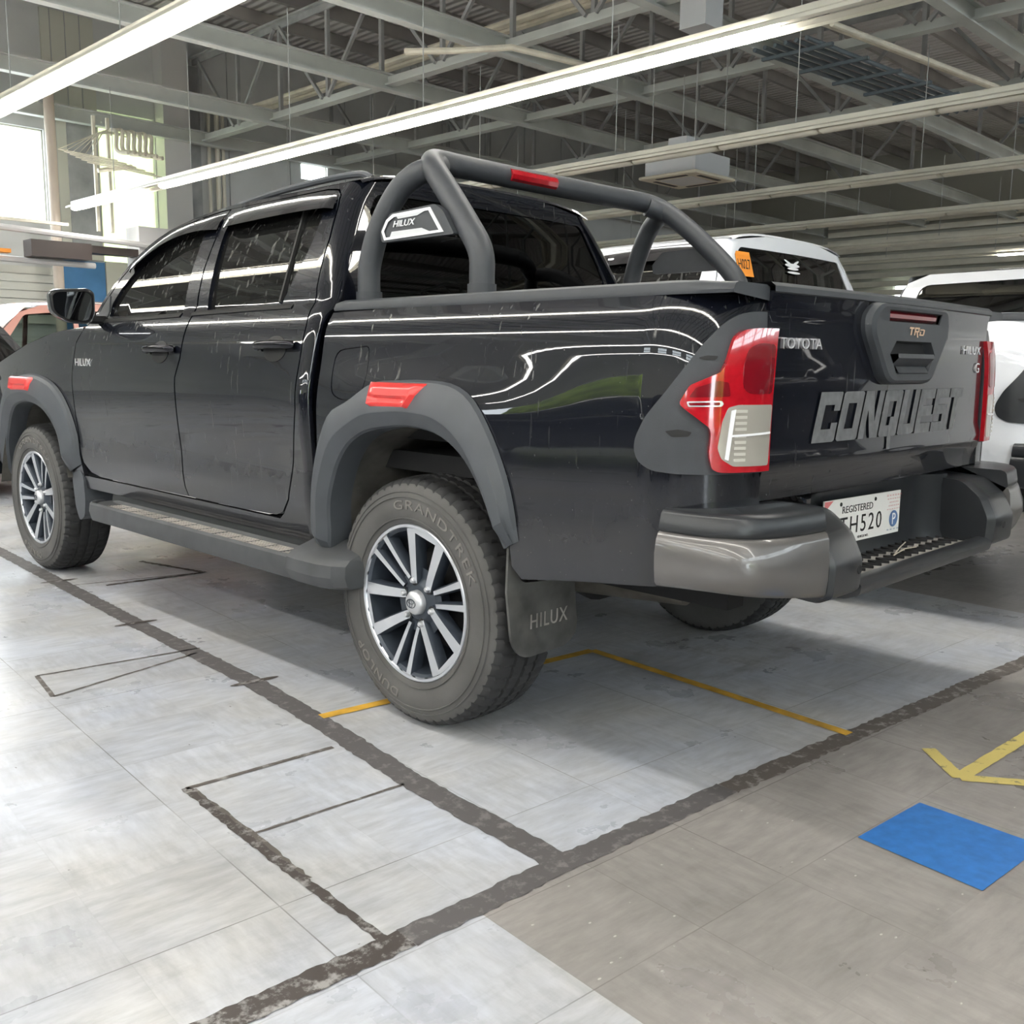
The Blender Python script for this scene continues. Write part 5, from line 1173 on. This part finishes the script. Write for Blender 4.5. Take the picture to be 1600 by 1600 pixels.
def slab_car(name, label, cat, paint, top, bottom, wins, W0, arches, loc, rz, glass_seg=(), lamps=(), tumble=.22, belt=1.0, bumper=None, wr=.32):
    """top: upper outline front->rear (y,z); bottom: lower outline; sides follow one section curve"""
    root = thing(name, label, cat, loc, None, rz)
    zt = max(z for y, z in top)
    tab = [(.15, W0 - .05), (.45, W0 - .01), (.75, W0), (belt, W0 - .02), (belt + .05, W0 - .045), (zt, W0 - .045 - tumble * (zt - belt) * 1.5)]
    F = lambda u, z, off=0.: (-(lerp_tab(tab, z)) - off, u, z)
    out = list(top) + list(bottom)
    body = panel('body_side', F, out, paint, root, holes=wins, step=.06, thick=.03)
    for o in body:
        for w_ in wins:
            g = panel('side_window', F, w_, M['glass_light'] if name == 'hatchback' else M['glass_clean'], o, off=-.012, thick=.002, step=.1, mirror=False)[0]
            if o.data.vertices[0].co.x > 0: g.scale = (-1, 1, 1)
    tp = catmull(list(top), 3, False); mb = MB(); rings = []
    for i, (y, z) in enumerate(tp):
        w = lerp_tab(tab, z); rings.append([(w * t, y, z) if abs(t) == 1 else (w * t, y + .0, z + .045 * (1 - abs(t) ** 2.5)) for t in [-1 + j / 8 for j in range(17)]])
    mb.loft(rings, paint, closed=False); tb = mb.build('body_top', root, sharp=50)
    for (a, b) in glass_seg:
        mb = MB(); mb.loft([[(lerp_tab(tab, z) * t * .88, y, z + .048 * (1 - abs(t * .88) ** 2.5) + .004) for t in [-1 + j / 6 for j in range(13)]] for y, z in [(a[0] + (b[0] - a[0]) * k / 6, a[1] + (b[1] - a[1]) * k / 6) for k in range(7)]], M['glass_clean'], closed=False); mb.build('windscreen', tb)
    mb = MB(); y0, y1 = min(p[0] for p in out), max(p[0] for p in out); mb.box((0, (y0 + y1) / 2, .45), (W0 * 1.8, (y1 - y0) * .96, .35), M['dark']); mb.box((0, (y0 + y1) / 2, .8), (W0 * 1.5, (y1 - y0) * .5, .5), M['seat']); mb.build('underbody', root)
    for (y, z) in arches:
        for s in (-1, 1):
            mb = MB(); mb.lathe([(-.10, .20), (-.11, .25), (-.10, wr - .03), (-.06, wr), (.09, wr), (.10, .2)], M['tread'], 40); mb.lathe([(-.08, 0.), (-.075, .19), (-.10, .205)], M['cap'], 24); mb.build('wheel', root, loc=(s * (W0 - .11), y, wr + .001), mirror=s > 0)
    return root, F, tab
def arch(u, r=.37, z=.33, n=14): return [(u + r * math.cos(t), max(.22, z + r * math.sin(t))) for t in [PI * i / n for i in range(n + 1)]]
vt = [(2.2, .55), (2.22, .95), (2.19, 1.25), (2.15, 1.60), (2.07, 1.79), (1.90, 1.855), (.5, 1.87), (-1.2, 1.85), (-1.75, 1.74), (-2.45, 1.15), (-3.0, 1.02), (-3.25, .85), (-3.28, .5)]
vb = [(-3.2, .25)] + arch(-2.45)[::-1] + [(-.5, .22)] + arch(1.15)[::-1] + [(2.1, .28)]
vw = [round_poly([(2.02, 1.54), (1.96, 1.77), (.98, 1.79), (.98, 1.53)], [.05, .08, .02, .02]), round_poly([(.93, 1.53), (.93, 1.79), (-.1, 1.79), (-.1, 1.50)], .03), round_poly([(-.16, 1.50), (-.16, 1.79), (-1.1, 1.77), (-1.75, 1.50)], .03)]
van, F, tab = slab_car('white_van', 'tall white van with a dark window strip, right of the white pickup', 'van', M['white_car'], vt, vb, vw, .93, [(1.15, .33), (-2.45, .33)], (6.25, -.82, 0), 0, [((-1.80, 1.70), (-2.40, 1.19))], belt=1.45, tumble=.12)
mb = MB()
mb.loft([[F(u, 1.515, .004), F(u, 1.505, .012), F(u, 1.490, .012), F(u, 1.480, .002)] for u in (1.98, 1.2, .4, -.6, -1.7)], M['chrome'], closed=False); mb.build('window_sill_trim', van)
ht = [(2.0, .5), (2.02, .85), (1.95, 1.05), (1.55, 1.42), (1.30, 1.50), (.5, 1.54), (-.2, 1.50), (-.55, 1.42), (-1.2, 1.02), (-1.8, .92), (-2.0, .75), (-2.02, .45)]
hb = [(-1.95, .25)] + arch(-1.30)[::-1] + [(0, .22)] + arch(1.25)[::-1] + [(1.95, .28)]
hw = [round_poly([(1.78, 1.06), (1.50, 1.40), (.98, 1.45), (.98, 1.03)], .04), round_poly([(.93, 1.03), (.93, 1.455), (.12, 1.47), (.12, 1.0)], .04), round_poly([(.07, 1.0), (.07, 1.47), (-.45, 1.40), (-1.02, 1.02), (-1.0, .99)], .04)]
red, F2, _ = slab_car('hatchback', 'red hatchback parked crosswise at the far left, behind the door mirror of the black pickup', 'car', M['red_car'], ht, hb, hw, .84, [(1.25, .33), (-1.3, .33)], (2.68, 9.9, .0), PI / 2, [((-.58, 1.40), (-1.15, 1.06))], belt=1.0, tumble=.16)
red.scale = (1.12, 1.0, 1.12)
blk, F3, _ = slab_car('sedan', 'black car with a dark mirror at the left edge, ahead of the black pickup', 'car', M['black_car'], [(y * 1.0, z * .96) for y, z in ht], hb, [[(y, z * .96) for y, z in w_] for w_ in hw], .86, [(1.25, .33), (-1.3, .33)], (-.34, 7.9, 0), 0, [((-.58, 1.34), (-1.15, 1.01))], belt=1.0, tumble=.16)
for s in (-1, 1):
    mb = MB(); mb.box((s * .98, -.72, 1.06), (.22, .12, .15), M['black_car'], bev=.04); mb.box((s * .85, -.70, 1.0), (.1, .05, .04), M['dark']); mb.build('door_mirror', blk)

# unseen dark cars, added for the dark shapes mirrored in the black pickup
for i, (x, y, rz, w_) in enumerate([(-7.2, -5.5, .1, 'the open side door'), (-7.4, -.9, -.05, 'the middle of the hall'), (-7.1, 3.8, .05, 'the far left bay'), (6.5, -6.5, PI / 2, 'the aisle on the right'), (12., -6.2, PI / 2, 'the far right aisle')]):
    o = blk.copy(); COL.objects.link(o); o.location = (x, y, 0); o.rotation_euler = (0, 0, rz); o['label'] = 'black car added out of view near ' + w_ + ', for its dark reflection'; o['group'] = 'dark cars added out of view for reflections'
    for c in blk.children:
        d = c.copy(); COL.objects.link(d); d.parent = o
        for g in c.children: e = g.copy(); COL.objects.link(e); e.parent = d
